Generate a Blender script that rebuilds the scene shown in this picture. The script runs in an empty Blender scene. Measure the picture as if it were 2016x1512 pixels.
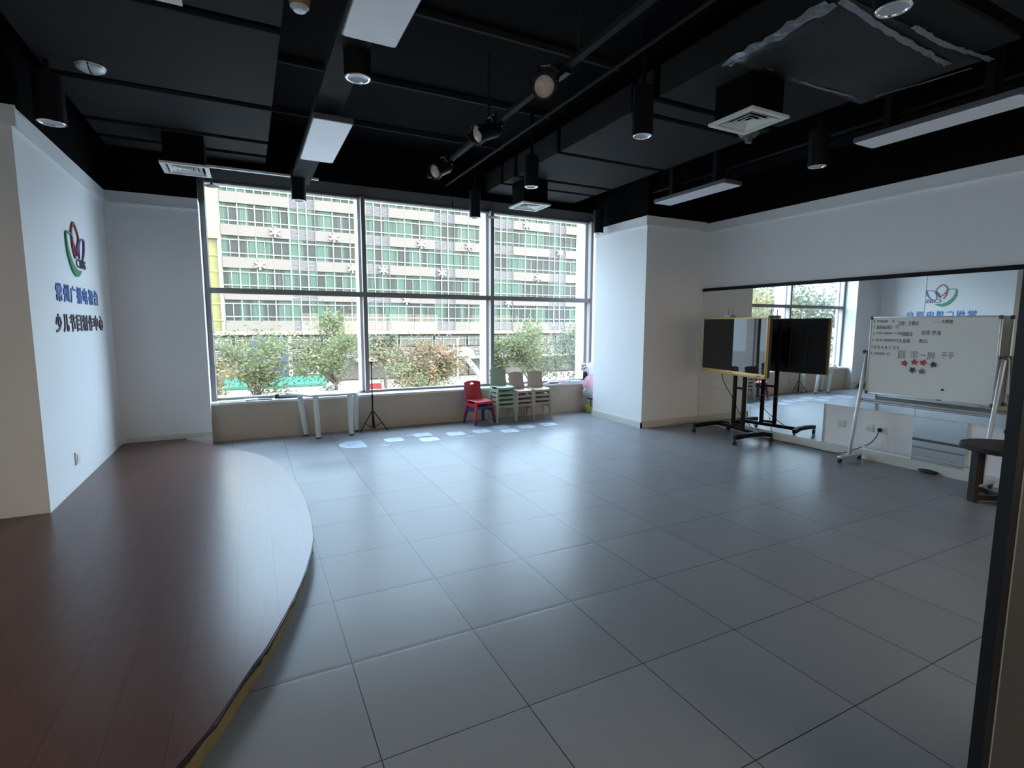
import bpy, bmesh, math, random
from mathutils import Vector, Matrix
random.seed(7)
PI = math.pi
SC = bpy.context.scene
COL = SC.collection

# ------------------------------------------------------------------ camera
cam_d = bpy.data.cameras.new('camera'); cam = bpy.data.objects.new('camera', cam_d); COL.objects.link(cam)
CX, CY, CZ = -0.3525, -2.3216, 1.5542
yaw, pitch, roll = 0.46800, -0.114447, 0.003152
_f = Vector((math.sin(yaw)*math.cos(pitch), math.cos(yaw)*math.cos(pitch), math.sin(pitch)))
_r = Vector((math.cos(yaw), -math.sin(yaw), 0)); _u = _r.cross(_f)
_r2 = _r*math.cos(roll) + _u*math.sin(roll); _u2 = -_r*math.sin(roll) + _u*math.cos(roll)
cam.matrix_world = Matrix(((_r2.x, _u2.x, -_f.x, CX), (_r2.y, _u2.y, -_f.y, CY), (_r2.z, _u2.z, -_f.z, CZ), (0, 0, 0, 1)))
cam_d.sensor_fit = 'HORIZONTAL'; cam_d.sensor_width = 36; cam_d.lens = 1023.09/2016*36
cam_d.clip_start = 0.05; cam_d.clip_end = 600
SC.camera = cam

# ------------------------------------------------------------------ sky, light, exposure
W = bpy.data.worlds.new('sky'); SC.world = W; W.use_nodes = True
wn = W.node_tree.nodes; wl = W.node_tree.links
bg = wn['Background']
# bright hazy daylight sky: paler at the horizon, bluer and brighter overhead, brightest on the far side of the street
SKY, SKY_Y, SKY_X, SKY_ZEN = 10.2, .0, .38, 2.2
tcw = wn.new('ShaderNodeTexCoord'); sxw = wn.new('ShaderNodeSeparateXYZ'); wl.new(tcw.outputs['Generated'], sxw.inputs[0])
def wmath(op, a, b, clamp=False):
    x = wn.new('ShaderNodeMath'); x.operation = op; x.use_clamp = clamp
    for i, v in enumerate((a, b)):
        if isinstance(v, (int, float)): x.inputs[i].default_value = v
        else: wl.new(v, x.inputs[i])
    return x.outputs[0]
zc = wmath('MAXIMUM', sxw.outputs[2], 0.)
side = wmath('ADD', wmath('ADD', wmath('MULTIPLY', sxw.outputs[1], SKY_Y), wmath('MULTIPLY', sxw.outputs[0], SKY_X)), 1-SKY_Y-SKY_X)
lum = wmath('MULTIPLY', wmath('ADD', wmath('MULTIPLY', zc, SKY_ZEN), 1.), side)
wl.new(wmath('MULTIPLY', lum, SKY), bg.inputs[1])
skc = wn.new('ShaderNodeMix'); skc.data_type = 'RGBA'; skc.inputs['A'].default_value = (.62, .81, 1.0, 1); skc.inputs['B'].default_value = (.52, .73, 1.0, 1)
wl.new(zc, skc.inputs['Factor'])
skw = wn.new('ShaderNodeMix'); skw.data_type = 'RGBA'; wl.new(skc.outputs['Result'], skw.inputs['A']); skw.inputs['B'].default_value = (1.0, .93, .84, 1)
wl.new(wmath('MULTIPLY', sxw.outputs[1], -1.6, True), skw.inputs['Factor']); wl.new(skw.outputs['Result'], bg.inputs[0])
SC.view_settings.view_transform = 'Standard'; SC.view_settings.look = 'None'
SC.view_settings.gamma = 1; SC.view_settings.use_curve_mapping = False
SC.view_settings.exposure = 0.05
SC.cycles.use_denoising = True
SC.cycles.max_bounces = 14; SC.cycles.diffuse_bounces = 7; SC.cycles.glossy_bounces = 6
SC.cycles.transparent_max_bounces = 16; SC.cycles.caustics_reflective = True
SC.cycles.sample_clamp_indirect = 8
# portal in the window opening: gives off nothing itself, only guides the sampling of the sky
pl = bpy.data.lights.new('window_portal', 'AREA'); pl.shape = 'RECTANGLE'; pl.size = 5.95; pl.size_y = 2.8
pl.cycles.is_portal = True
po = bpy.data.objects.new('window_portal', pl); COL.objects.link(po)
po.location = (2.22, 5.84, 1.95); po.rotation_euler = (-PI/2, 0, 0)

# unseen windows added behind the camera and at left to supply fill light
RW = (1.2, 5.9, 1.15, 1.95)          # x0, x1, sill, head
LW = (-4.4, -1.3, .6, 2.95)          # added unseen window in the left side wall: y0, y1, sill, head
pl2 = bpy.data.lights.new('window_portal', 'AREA'); pl2.shape = 'RECTANGLE'; pl2.size = RW[1]-RW[0]; pl2.size_y = RW[3]-RW[2]
pl2.cycles.is_portal = True
po2 = bpy.data.objects.new('window_portal', pl2); COL.objects.link(po2)
po2.location = ((RW[0]+RW[1])/2, -4.72, (RW[2]+RW[3])/2); po2.rotation_euler = (PI/2, 0, 0)
pl3 = bpy.data.lights.new('window_portal', 'AREA'); pl3.shape = 'RECTANGLE'; pl3.size = LW[3]-LW[2]; pl3.size_y = LW[1]-LW[0]
pl3.cycles.is_portal = True
po3 = bpy.data.objects.new('window_portal', pl3); COL.objects.link(po3)
po3.location = (-3.82, (LW[0]+LW[1])/2, (LW[2]+LW[3])/2); po3.rotation_euler = (0, -PI/2, 0)

# ------------------------------------------------------------------ materials
def mat(name, col, rough=.6, metal=0., spec=.5, var=0., scale=8., bump=0., bscale=60., coat=0.):
    m = bpy.data.materials.new(name); m.use_nodes = True
    n = m.node_tree.nodes; l = m.node_tree.links; b = n['Principled BSDF']
    b.inputs['Base Color'].default_value = (*col, 1); b.inputs['Roughness'].default_value = rough
    b.inputs['Metallic'].default_value = metal; b.inputs['Specular IOR Level'].default_value = spec
    b.inputs['Coat Weight'].default_value = coat
    if var or bump:
        tc = n.new('ShaderNodeTexCoord')
    if var:
        t = n.new('ShaderNodeTexNoise'); t.inputs['Scale'].default_value = scale; t.inputs['Detail'].default_value = 5
        l.new(tc.outputs['Object'], t.inputs['Vector'])
        mx = n.new('ShaderNodeMix'); mx.data_type = 'RGBA'
        mx.inputs['A'].default_value = (*[c*(1-var) for c in col], 1)
        mx.inputs['B'].default_value = (*[min(1, c*(1+var)) for c in col], 1)
        l.new(t.outputs['Fac'], mx.inputs['Factor']); l.new(mx.outputs['Result'], b.inputs['Base Color'])
    if bump:
        t2 = n.new('ShaderNodeTexNoise'); t2.inputs['Scale'].default_value = bscale; t2.inputs['Detail'].default_value = 3
        l.new(tc.outputs['Object'], t2.inputs['Vector'])
        bp = n.new('ShaderNodeBump'); bp.inputs['Strength'].default_value = bump; bp.inputs['Distance'].default_value = .01
        l.new(t2.outputs['Fac'], bp.inputs['Height']); l.new(bp.outputs['Normal'], b.inputs['Normal'])
    return m

def nd(m, t, **kw):
    x = m.node_tree.nodes.new(t)
    for k, v in kw.items(): setattr(x, k, v)
    return x
def math_node(m, op, a, b=None):
    x = nd(m, 'ShaderNodeMath', operation=op)
    for i, v in enumerate((a, b)):
        if v is None: continue
        if isinstance(v, (int, float)): x.inputs[i].default_value = v
        else: m.node_tree.links.new(v, x.inputs[i])
    return x.outputs[0]

M = {}
M['white_wall'] = mat('white_wall_paint', (.85, .853, .86), .75, var=.03, scale=1.5, bump=.03, bscale=120)
M['cornice'] = mat('cornice_paint', (.78, .79, .80), .6)
M['beige_wall'] = mat('beige_stone_wall', (.47, .40, .32), .45, var=.10, scale=9, bump=.03)
M['black_paint'] = mat('black_ceiling_paint', (.0036, .0036, .0038), .8, spec=.04, var=.2, scale=6)
M['duct'] = mat('charcoal_duct_paint', (.025, .026, .026), .7, spec=.08, var=.12, scale=3)
M['black_metal'] = mat('black_metal', (.009, .009, .010), .45, spec=.15)
M['black_plastic'] = mat('black_plastic', (.018, .018, .02), .5)
M['frame_metal'] = mat('window_frame_metal', (.20, .185, .18), .45)
M['sill'] = mat('white_sill_stone', (.72, .72, .72), .25, var=.04, scale=12)
M['fin'] = mat('cream_exterior_cladding', (.62, .54, .50), .5)
M['led'] = mat('frosted_light_panel', (.92, .92, .97), .35, var=.01)
M['white_trim'] = mat('white_enamel', (.80, .81, .80), .4)
M['vent_white'] = mat('vent_white_paint', (.78, .78, .74), .5)
M['lamp_glass'] = mat('lamp_lens', (.55, .58, .62), .15, var=.25, scale=40)
M['chrome'] = mat('chrome', (.8, .8, .8), .18, metal=1)
M['tan_lens'] = mat('spotlight_lens', (.62, .50, .42), .2, var=.25, scale=30)
M['tan_metal'] = mat('tan_metal', (.30, .19, .10), .35)
M['foil'] = mat('silver_foil_tape', (.34, .36, .39), .38, metal=.8, bump=.6, bscale=25)
M['wrap'] = mat('black_duct_wrap', (.02, .022, .022), .55, bump=.3, bscale=10)
M['green_p'] = mat('sage_green_plastic', (.33, .42, .31), .38, var=.03)
M['tan_p'] = mat('tan_plastic', (.45, .36, .29), .38, var=.03)
M['red_p'] = mat('red_plastic', (.48, .03, .05), .32, var=.03)
M['blue_p'] = mat('dark_blue_plastic', (.03, .05, .20), .38, var=.03)
M['table_top'] = mat('pale_laminate', (.62, .58, .60), .3, var=.03)
M['table_leg'] = mat('pale_grey_leg', (.62, .66, .64), .45)
M['paper'] = mat('white_paper', (.80, .82, .84), .7, var=.03)
M['pink'] = mat('pink_fabric', (.78, .45, .55), .8, var=.12, scale=30, bump=.3)
M['greyfur'] = mat('grey_fabric', (.42, .42, .46), .85, var=.3, scale=30, bump=.4)
M['pinkfolder'] = mat('pink_folder', (.62, .38, .50), .5)
M['bluefolder'] = mat('pale_blue_folder', (.42, .66, .74), .5)
M['blackfolder'] = mat('black_folder', (.03, .03, .035), .4)
M['lime'] = mat('lime_plastic', (.48, .60, .12), .35)
M['gold'] = mat('gold_bezel', (.60, .41, .15), .4, metal=.3)
M['screen'] = mat('tv_screen', (.003, .003, .0035), .02, spec=.7)
M['alu'] = mat('aluminium', (.62, .63, .63), .38, metal=.6)
M['alu_dark'] = mat('dark_grey_plastic', (.10, .10, .11), .45)
M['board'] = mat('whiteboard_enamel', (.80, .81, .77), .4, spec=.3, var=.02, scale=3)
M['ink'] = mat('black_marker_ink', (.06, .06, .06), .6)
M['ink_red'] = mat('red_marker_ink', (.35, .10, .08), .6)
M['ink_faint'] = mat('faint_marker_ink', (.25, .25, .24), .6)
M['star_red'] = mat('red_magnet', (.50, .04, .07), .4)
M['star_navy'] = mat('navy_magnet', (.03, .05, .15), .4)
M['star_green'] = mat('dark_green_magnet', (.02, .08, .05), .4)
M['star_purple'] = mat('purple_magnet', (.22, .14, .36), .4)
M['darkwood'] = mat('dark_wood', (.026, .021, .018), .45, spec=.2, var=.25, scale=6)
M['logo_green'] = mat('logo_green', (.02, .27, .11), .4)
M['logo_red'] = mat('logo_red', (.33, .03, .07), .4)
M['logo_purple'] = mat('logo_purple', (.13, .08, .25), .4)
M['logo_blue'] = mat('lettering_blue', (.07, .17, .45), .4)
M['logo_dark'] = mat('lettering_dark', (.055, .035, .045), .4)
M['grey_panel'] = mat('grey_door_panel', (.028, .03, .028), .5, var=.1)
M['light_edge'] = mat('pale_edge', (.17, .17, .165), .4)
M['baseboard'] = mat('cream_baseboard', (.66, .65, .61), .4, var=.03)
M['platform_edge'] = mat('raw_yellow_edge', (.22, .175, .075), .6, var=.35, scale=14, bump=.3, bscale=30)
M['sticker'] = mat('pale_floor_sticker', (.40, .45, .54), .4, var=.06, scale=20)
M['sticker_mark'] = mat('grey_sticker_print', (.24, .29, .38), .4)
M['router_grey'] = mat('pale_router_plastic', (.40, .40, .38), .4)
# outdoors
M['spandrel'] = mat('concrete_spandrel', (.128, .126, .125), .8, var=.05, scale=.6)
M['louver'] = mat('white_louver', (.175, .188, .21), .6)
M['louver_dark'] = mat('louver_gap', (.13, .14, .165), .7)
M['aqua_frame'] = mat('pale_aqua_frame', (.16, .23, .235), .5)
M['sun_tinted_wing'] = mat('sun_tinted_cream_wall', (.34, .28, .13), .7, var=.08, scale=.8)  # golden sunlight on the wing is put into this yellow
M['white_col'] = mat('white_column', (.19, .18, .17), .7)
M['ornament'] = mat('white_ornament', (.29, .285, .27), .6)
M['asphalt'] = mat('grey_paving', (.15, .15, .145), .9, var=.1, scale=.5)
M['bark'] = mat('bark', (.09, .075, .065), .9, var=.3, scale=12)
M['awning_green'] = mat('teal_awning', (0.012, 0.092, 0.070), .6)
M['sign_blue'] = mat('blue_sign', (0.014, 0.040, 0.138), .5)
M['sign_yellow'] = mat('yellow_sign_print', (0.214, 0.172, 0.014), .5)
M['sign_red'] = mat('red_sign', (0.178, 0.014, 0.024), .5)
M['ac_white'] = mat('white_casing', (.26, .26, .25), .5)
M['shop_dark'] = mat('dark_shopfront', (.07, .075, .075), .3)
M['canopy'] = mat('pale_canopy', (.22, .23, .24), .5)
def leafmat(name, a, b):
    m = bpy.data.materials.new(name); m.use_nodes = True
    n = m.node_tree.nodes; l = m.node_tree.links; p = n['Principled BSDF']
    tc = n.new('ShaderNodeTexCoord'); t = n.new('ShaderNodeTexNoise'); t.inputs['Scale'].default_value = 1.1; t.inputs['Detail'].default_value = 4
    l.new(tc.outputs['Object'], t.inputs['Vector'])
    r = n.new('ShaderNodeValToRGB'); r.color_ramp.elements[0].color = (*a, 1); r.color_ramp.elements[1].color = (*b, 1)
    r.color_ramp.elements[0].position = .38; r.color_ramp.elements[1].position = .62
    l.new(t.outputs['Fac'], r.inputs[0]); l.new(r.outputs[0], p.inputs['Base Color']); p.inputs['Roughness'].default_value = .7
    tr = n.new('ShaderNodeBsdfTranslucent'); l.new(r.outputs[0], tr.inputs[0])
    ad = n.new('ShaderNodeMixShader'); ad.inputs[0].default_value = .4
    l.new(p.outputs[0], ad.inputs[1]); l.new(tr.outputs[0], ad.inputs[2]); l.new(ad.outputs[0], n['Material Output'].inputs[0])
    return m
M['leaf_green'] = leafmat('green_leaves', (.075, .095, .042), (.145, .165, .078))
M['leaf_mix'] = leafmat('autumn_leaves', (.085, .105, .05), (.20, .12, .07))
M['leaf_dark'] = leafmat('grey_green_leaves', (.072, .088, .058), (.128, .143, .097))
M['leaf_gold'] = leafmat('golden_leaves', (.13, .14, .055), (.32, .24, .09))

def floor_material():
    m = bpy.data.materials.new('grey_floor_tiles'); m.use_nodes = True
    l = m.node_tree.links; b = m.node_tree.nodes['Principled BSDF']
    tc = nd(m, 'ShaderNodeTexCoord'); sx = nd(m, 'ShaderNodeSeparateXYZ'); l.new(tc.outputs['Object'], sx.inputs[0])
    ux = math_node(m, 'DIVIDE', sx.outputs[0], .6); uy = math_node(m, 'DIVIDE', sx.outputs[1], .6)
    fx = math_node(m, 'FRACT', ux); fy = math_node(m, 'FRACT', uy)
    dx = math_node(m, 'MINIMUM', fx, math_node(m, 'SUBTRACT', 1., fx)); dy = math_node(m, 'MINIMUM', fy, math_node(m, 'SUBTRACT', 1., fy))
    d = math_node(m, 'MINIMUM', dx, dy)
    g = math_node(m, 'LESS_THAN', d, .0035)
    cx = math_node(m, 'FLOOR', ux); cy = math_node(m, 'FLOOR', uy)
    cv = nd(m, 'ShaderNodeCombineXYZ'); l.new(cx, cv.inputs[0]); l.new(cy, cv.inputs[1])
    wn_ = nd(m, 'ShaderNodeTexWhiteNoise', noise_dimensions='3D'); l.new(cv.outputs[0], wn_.inputs['Vector'])
    nz = nd(m, 'ShaderNodeTexNoise'); nz.inputs['Scale'].default_value = 3.; nz.inputs['Detail'].default_value = 6
    l.new(tc.outputs['Object'], nz.inputs['Vector'])
    mx = nd(m, 'ShaderNodeMix', data_type='RGBA'); mx.inputs['A'].default_value = (.235, .240, .252, 1); mx.inputs['B'].default_value = (.285, .291, .305, 1)
    f = math_node(m, 'ADD', math_node(m, 'MULTIPLY', wn_.outputs['Value'], .5), math_node(m, 'MULTIPLY', nz.outputs['Fac'], .5))
    l.new(f, mx.inputs['Factor'])
    mg = nd(m, 'ShaderNodeMix', data_type='RGBA'); l.new(mx.outputs['Result'], mg.inputs['A']); mg.inputs['B'].default_value = (.03, .03, .034, 1)
    l.new(g, mg.inputs['Factor']); l.new(mg.outputs['Result'], b.inputs['Base Color'])
    l.new(math_node(m, 'ADD', math_node(m, 'MULTIPLY', nz.outputs['Fac'], .03), .281), b.inputs['Roughness'])
    # cushion edges, a slight tilt to every tile and shallow waviness
    edge = math_node(m, 'MINIMUM', math_node(m, 'DIVIDE', d, .035), 1.)
    tilt = math_node(m, 'ADD', math_node(m, 'MULTIPLY', fx, math_node(m, 'SUBTRACT', wn_.outputs['Value'], .5)),
                     math_node(m, 'MULTIPLY', fy, math_node(m, 'SUBTRACT', nd_sep(m, wn_.outputs['Color']), .5)))
    n3 = nd(m, 'ShaderNodeTexNoise'); n3.inputs['Scale'].default_value = 2.2; l.new(tc.outputs['Object'], n3.inputs['Vector'])
    hgt = math_node(m, 'ADD', math_node(m, 'ADD', math_node(m, 'MULTIPLY', edge, .25), math_node(m, 'MULTIPLY', tilt, 1.6)), math_node(m, 'MULTIPLY', n3.outputs['Fac'], 1.0))
    bp = nd(m, 'ShaderNodeBump'); bp.inputs['Strength'].default_value = .35; bp.inputs['Distance'].default_value = .006
    l.new(hgt, bp.inputs['Height']); l.new(bp.outputs['Normal'], b.inputs['Normal'])
    b.inputs['Specular IOR Level'].default_value = .12
    return m
def nd_sep(m, col):
    s = nd(m, 'ShaderNodeSeparateColor'); m.node_tree.links.new(col, s.inputs[0]); return s.outputs[1]
M['floor'] = floor_material()

def wood_material():
    m = bpy.data.materials.new('red_brown_floorboards'); m.use_nodes = True
    l = m.node_tree.links; b = m.node_tree.nodes['Principled BSDF']
    tc = nd(m, 'ShaderNodeTexCoord'); sx = nd(m, 'ShaderNodeSeparateXYZ'); l.new(tc.outputs['Object'], sx.inputs[0])
    ux = math_node(m, 'DIVIDE', math_node(m, 'ADD', sx.outputs[0], .045), .195)
    cx = math_node(m, 'FLOOR', ux); fx = math_node(m, 'FRACT', ux)
    w1 = nd(m, 'ShaderNodeTexWhiteNoise', noise_dimensions='1D'); l.new(cx, w1.inputs['W'])
    uy = math_node(m, 'ADD', math_node(m, 'DIVIDE', sx.outputs[1], 1.22), w1.outputs['Value'])
    cy = math_node(m, 'FLOOR', uy); fy = math_node(m, 'FRACT', uy)
    dx = math_node(m, 'MULTIPLY', math_node(m, 'MINIMUM', fx, math_node(m, 'SUBTRACT', 1., fx)), .195)
    dy = math_node(m, 'MULTIPLY', math_node(m, 'MINIMUM', fy, math_node(m, 'SUBTRACT', 1., fy)), 1.22)
    g = math_node(m, 'LESS_THAN', math_node(m, 'MINIMUM', dx, dy), .0012)
    cv = nd(m, 'ShaderNodeCombineXYZ'); l.new(cx, cv.inputs[0]); l.new(cy, cv.inputs[1])
    w2 = nd(m, 'ShaderNodeTexWhiteNoise', noise_dimensions='3D'); l.new(cv.outputs[0], w2.inputs['Vector'])
    mp = nd(m, 'ShaderNodeMapping'); mp.inputs['Scale'].default_value = (14, 1.2, 1); l.new(tc.outputs['Object'], mp.inputs[0])
    nz = nd(m, 'ShaderNodeTexNoise'); nz.inputs['Scale'].default_value = 3; nz.inputs['Detail'].default_value = 8; l.new(mp.outputs[0], nz.inputs['Vector'])
    mx = nd(m, 'ShaderNodeMix', data_type='RGBA'); mx.inputs['A'].default_value = (.075, .034, .027, 1); mx.inputs['B'].default_value = (.125, .062, .049, 1)
    l.new(math_node(m, 'ADD', math_node(m, 'MULTIPLY', w2.outputs['Value'], .3), math_node(m, 'MULTIPLY', nz.outputs['Fac'], .7)), mx.inputs['Factor'])
    mg = nd(m, 'ShaderNodeMix', data_type='RGBA'); l.new(mx.outputs['Result'], mg.inputs['A']); mg.inputs['B'].default_value = (.02, .01, .008, 1)
    l.new(g, mg.inputs['Factor']); l.new(mg.outputs['Result'], b.inputs['Base Color'])
    b.inputs['Roughness'].default_value = .29; b.inputs['Specular IOR Level'].default_value = .36
    bp = nd(m, 'ShaderNodeBump'); bp.inputs['Strength'].default_value = .15; bp.inputs['Distance'].default_value = .002
    l.new(math_node(m, 'SUBTRACT', 1., g), bp.inputs['Height']); l.new(bp.outputs['Normal'], b.inputs['Normal'])
    return m
M['wood'] = wood_material()

def glass_material(tint=(.97, .985, .98)):
    m = bpy.data.materials.new('window_glass'); m.use_nodes = True
    n = m.node_tree.nodes; l = m.node_tree.links; n.remove(n['Principled BSDF'])
    t = n.new('ShaderNodeBsdfTransparent'); t.inputs[0].default_value = (*tint, 1)
    g = n.new('ShaderNodeBsdfGlossy'); g.inputs['Roughness'].default_value = .01
    fr = n.new('ShaderNodeFresnel')
    # the same reflectance from both faces of the thin pane
    ge = n.new('ShaderNodeNewGeometry'); io = n.new('ShaderNodeMapRange'); io.inputs['To Min'].default_value = 1.45; io.inputs['To Max'].default_value = 1/1.45
    l.new(ge.outputs['Backfacing'], io.inputs['Value']); l.new(io.outputs[0], fr.inputs[0])
    mx = n.new('ShaderNodeMixShader'); l.new(fr.outputs[0], mx.inputs[0]); l.new(t.outputs[0], mx.inputs[1]); l.new(g.outputs[0], mx.inputs[2])
    l.new(mx.outputs[0], n['Material Output'].inputs[0]); return m
M['glass'] = glass_material(); M['warm_fill_glass'] = glass_material((.97, .92, .84))  # second glass tinted to warm the light of the added unseen windows
M['mirror'] = mat('mirror_silvering', (.86, .89, .89), .015, metal=1)

def facade_glass():
    # glass of the building opposite: dark rooms and pale green curtains behind, in vertical bands that change from room to room
    m = bpy.data.materials.new('green_curtained_glass'); m.use_nodes = True
    l = m.node_tree.links; b = m.node_tree.nodes['Principled BSDF']
    g = nd(m, 'ShaderNodeNewGeometry'); oi = nd(m, 'ShaderNodeObjectInfo')
    sx = nd(m, 'ShaderNodeSeparateXYZ'); l.new(g.outputs['Position'], sx.inputs[0])
    cv = nd(m, 'ShaderNodeCombineXYZ'); l.new(math_node(m, 'MULTIPLY', sx.outputs[0], .55), cv.inputs[0])
    l.new(math_node(m, 'MULTIPLY', oi.outputs['Random'], 40), cv.inputs[2])
    nz = nd(m, 'ShaderNodeTexNoise'); nz.inputs['Scale'].default_value = 1.; nz.inputs['Detail'].default_value = 2; l.new(cv.outputs[0], nz.inputs['Vector'])
    r = nd(m, 'ShaderNodeValToRGB'); r.color_ramp.elements[0].color = (.030, .041, .045, 1); r.color_ramp.elements[0].position = .47
    r.color_ramp.elements[1].color = (.052, .108, .094, 1); r.color_ramp.elements[1].position = .53
    l.new(nz.outputs['Fac'], r.inputs[0])
    wv = nd(m, 'ShaderNodeTexWave'); wv.inputs['Scale'].default_value = 1.6; wv.inputs['Distortion'].default_value = 3
    l.new(g.outputs['Position'], wv.inputs['Vector'])
    mx = nd(m, 'ShaderNodeMix', data_type='RGBA', blend_type='MULTIPLY'); mx.inputs['Factor'].default_value = .35
    l.new(r.outputs[0], mx.inputs['A']); l.new(wv.outputs['Color'], mx.inputs['B']); l.new(mx.outputs['Result'], b.inputs['Base Color'])
    b.inputs['Roughness'].default_value = .35; b.inputs['Specular IOR Level'].default_value = .25; return m
M['fglass'] = facade_glass()
M['fglass_sun_tinted'] = mat('sun_tinted_yellow_glass', (.13, .15, .055), .2, var=.35, scale=.8)  # golden sun on the wing's glass is put into its colour

# ------------------------------------------------------------------ mesh helpers
class MB:
    def __init__(s): s.bm = bmesh.new()
    def box(s, c, size, rot=None, bevel=0, seg=2):
        mtx = Matrix.Translation(c) @ (rot.to_4x4() if rot is not None else Matrix()) @ Matrix.Diagonal((*size, 1))
        vs = bmesh.ops.create_cube(s.bm, size=1, matrix=mtx)['verts']
        if bevel:
            es = {e for v in vs for e in v.link_edges}
            bmesh.ops.bevel(s.bm, geom=list(es), offset=bevel, segments=seg, affect='EDGES', profile=.5)
        return s
    def bx(s, x0, x1, y0, y1, z0, z1, bevel=0):
        return s.box(((x0+x1)/2, (y0+y1)/2, (z0+z1)/2), (abs(x1-x0), abs(y1-y0), abs(z1-z0)), None, bevel)
    def bar(s, p, q, w, h, bevel=0, up=Vector((0, 0, 1))):
        p = Vector(p); q = Vector(q); d = (q-p); L = d.length; d.normalize()
        x = d.cross(up)
        if x.length < 1e-4: x = Vector((1, 0, 0))
        x.normalize(); y = x.cross(d)
        R = Matrix((x, d, y)).transposed()
        return s.box((p+q)/2, (w, L, h), R, bevel)
    def tube(s, pts, r, n=12, cap=True, radii=None):
        pts = [Vector(p) for p in pts]; rings = []
        for i, p in enumerate(pts):
            a = pts[max(0, i-1)]; b = pts[min(len(pts)-1, i+1)]; d = (b-a).normalized()
            x = d.cross(Vector((0, 0, 1)))
            if x.length < 1e-3: x = d.cross(Vector((1, 0, 0)))
            x.normalize(); y = d.cross(x); rr = radii[i] if radii else r
            rings.append([s.bm.verts.new(p + rr*(math.cos(2*PI*k/n)*x + math.sin(2*PI*k/n)*y)) for k in range(n)])
        for a, b in zip(rings, rings[1:]):
            for k in range(n): s.bm.faces.new((a[k], a[(k+1) % n], b[(k+1) % n], b[k]))
        if cap: s.bm.faces.new(rings[0][::-1]); s.bm.faces.new(rings[-1])
        return s
    def lathe(s, prof, c=(0, 0, 0), n=32, axis=None):
        R = Matrix()
        if axis is not None: R = Vector((0, 0, 1)).rotation_difference(Vector(axis).normalized()).to_matrix().to_4x4()
        R = Matrix.Translation(c) @ R; rings = []
        for r, z in prof:
            if r < 1e-6: rings.append([s.bm.verts.new(R @ Vector((0, 0, z)))])
            else: rings.append([s.bm.verts.new(R @ Vector((r*math.cos(2*PI*k/n), r*math.sin(2*PI*k/n), z))) for k in range(n)])
        for a, b in zip(rings, rings[1:]):
            for k in range(n):
                if len(a) == 1 and len(b) == 1: continue
                if len(a) == 1: s.bm.faces.new((a[0], b[(k+1) % n], b[k]))
                elif len(b) == 1: s.bm.faces.new((a[k], a[(k+1) % n], b[0]))
                else: s.bm.faces.new((a[k], a[(k+1) % n], b[(k+1) % n], b[k]))
        return s
    def prism(s, pts, o, ux, uy, depth):
        # outline pts in the plane (o, ux, uy), pushed along ux x uy by depth
        o = Vector(o); ux = Vector(ux); uy = Vector(uy); nrm = ux.cross(uy).normalized()*depth
        a = [s.bm.verts.new(o+ux*p[0]+uy*p[1]) for p in pts]; b = [s.bm.verts.new(v.co+nrm) for v in a]
        n = len(a)
        try: s.bm.faces.new(a[::-1]); s.bm.faces.new(b)
        except ValueError: pass
        for k in range(n): s.bm.faces.new((a[k], a[(k+1) % n], b[(k+1) % n], b[k]))
        return s
    def grid(s, fn, nu, nv, skip=None):
        V = [[s.bm.verts.new(fn(i/nu, j/nv)) for j in range(nv+1)] for i in range(nu+1)]
        for i in range(nu):
            for j in range(nv):
                if skip and skip((i+.5)/nu, (j+.5)/nv): continue
                s.bm.faces.new((V[i][j], V[i+1][j], V[i+1][j+1], V[i][j+1]))
        return s
    def ball(s, c, r, sq=(1, 1, 1), n=16):
        bmesh.ops.create_uvsphere(s.bm, u_segments=n, v_segments=max(6, n//2), radius=r, matrix=Matrix.Translation(c) @ Matrix.Diagonal((*sq, 1)))
        return s
    def quad(s, a, b, c, d):
        s.bm.faces.new([s.bm.verts.new(Vector(p)) for p in (a, b, c, d)]); return s

ORG = {}
def obj(name, mb, m, parent=None, smooth=True, solid=0, origin=None):
    """mesh object; coordinates of mb are world coordinates, kept relative to the parent's origin"""
    bm = mb.bm
    bmesh.ops.remove_doubles(bm, verts=bm.verts, dist=1e-6)
    bmesh.ops.recalc_face_normals(bm, faces=bm.faces)
    if parent is not None: base = ORG[parent.name]
    else: base = Vector(origin) if origin is not None else Vector((0, 0, 0))
    if base.length: bmesh.ops.translate(bm, verts=bm.verts, vec=-base)
    me = bpy.data.meshes.new(name); bm.to_mesh(me); bm.free()
    for mm in (m if isinstance(m, (list, tuple)) else [m]): me.materials.append(M[mm] if isinstance(mm, str) else mm)
    if smooth:
        me.shade_smooth(); me.set_sharp_from_angle(angle=math.radians(32))
    o = bpy.data.objects.new(name, me); COL.objects.link(o)
    if parent is not None: o.parent = parent
    else: o.location = base
    ORG[o.name] = base
    if solid:
        md = o.modifiers.new('thickness', 'SOLIDIFY'); md.thickness = solid; md.offset = 0
    return o
def tag(o, label=None, cat=None, group=None, kind=None):
    if label: o['label'] = label
    if cat: o['category'] = cat
    if group: o['group'] = group
    if kind: o['kind'] = kind
    return o
def thing(name, loc, label, cat, group=None):
    o = bpy.data.objects.new(name, None); COL.objects.link(o); o.location = loc; o.empty_display_size = .1
    ORG[o.name] = Vector(loc); return tag(o, label, cat, group)
def struct(name, mb, m, parent=None, **k):
    o = obj(name, mb, m, parent, **k)
    if parent is None: o['kind'] = 'structure'
    return o
def copy_tree(o, parent=None):
    c = o.copy(); COL.objects.link(c)
    if parent is not None: c.parent = parent
    for ch in list(o.children): copy_tree(ch, c)
    return c
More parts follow.
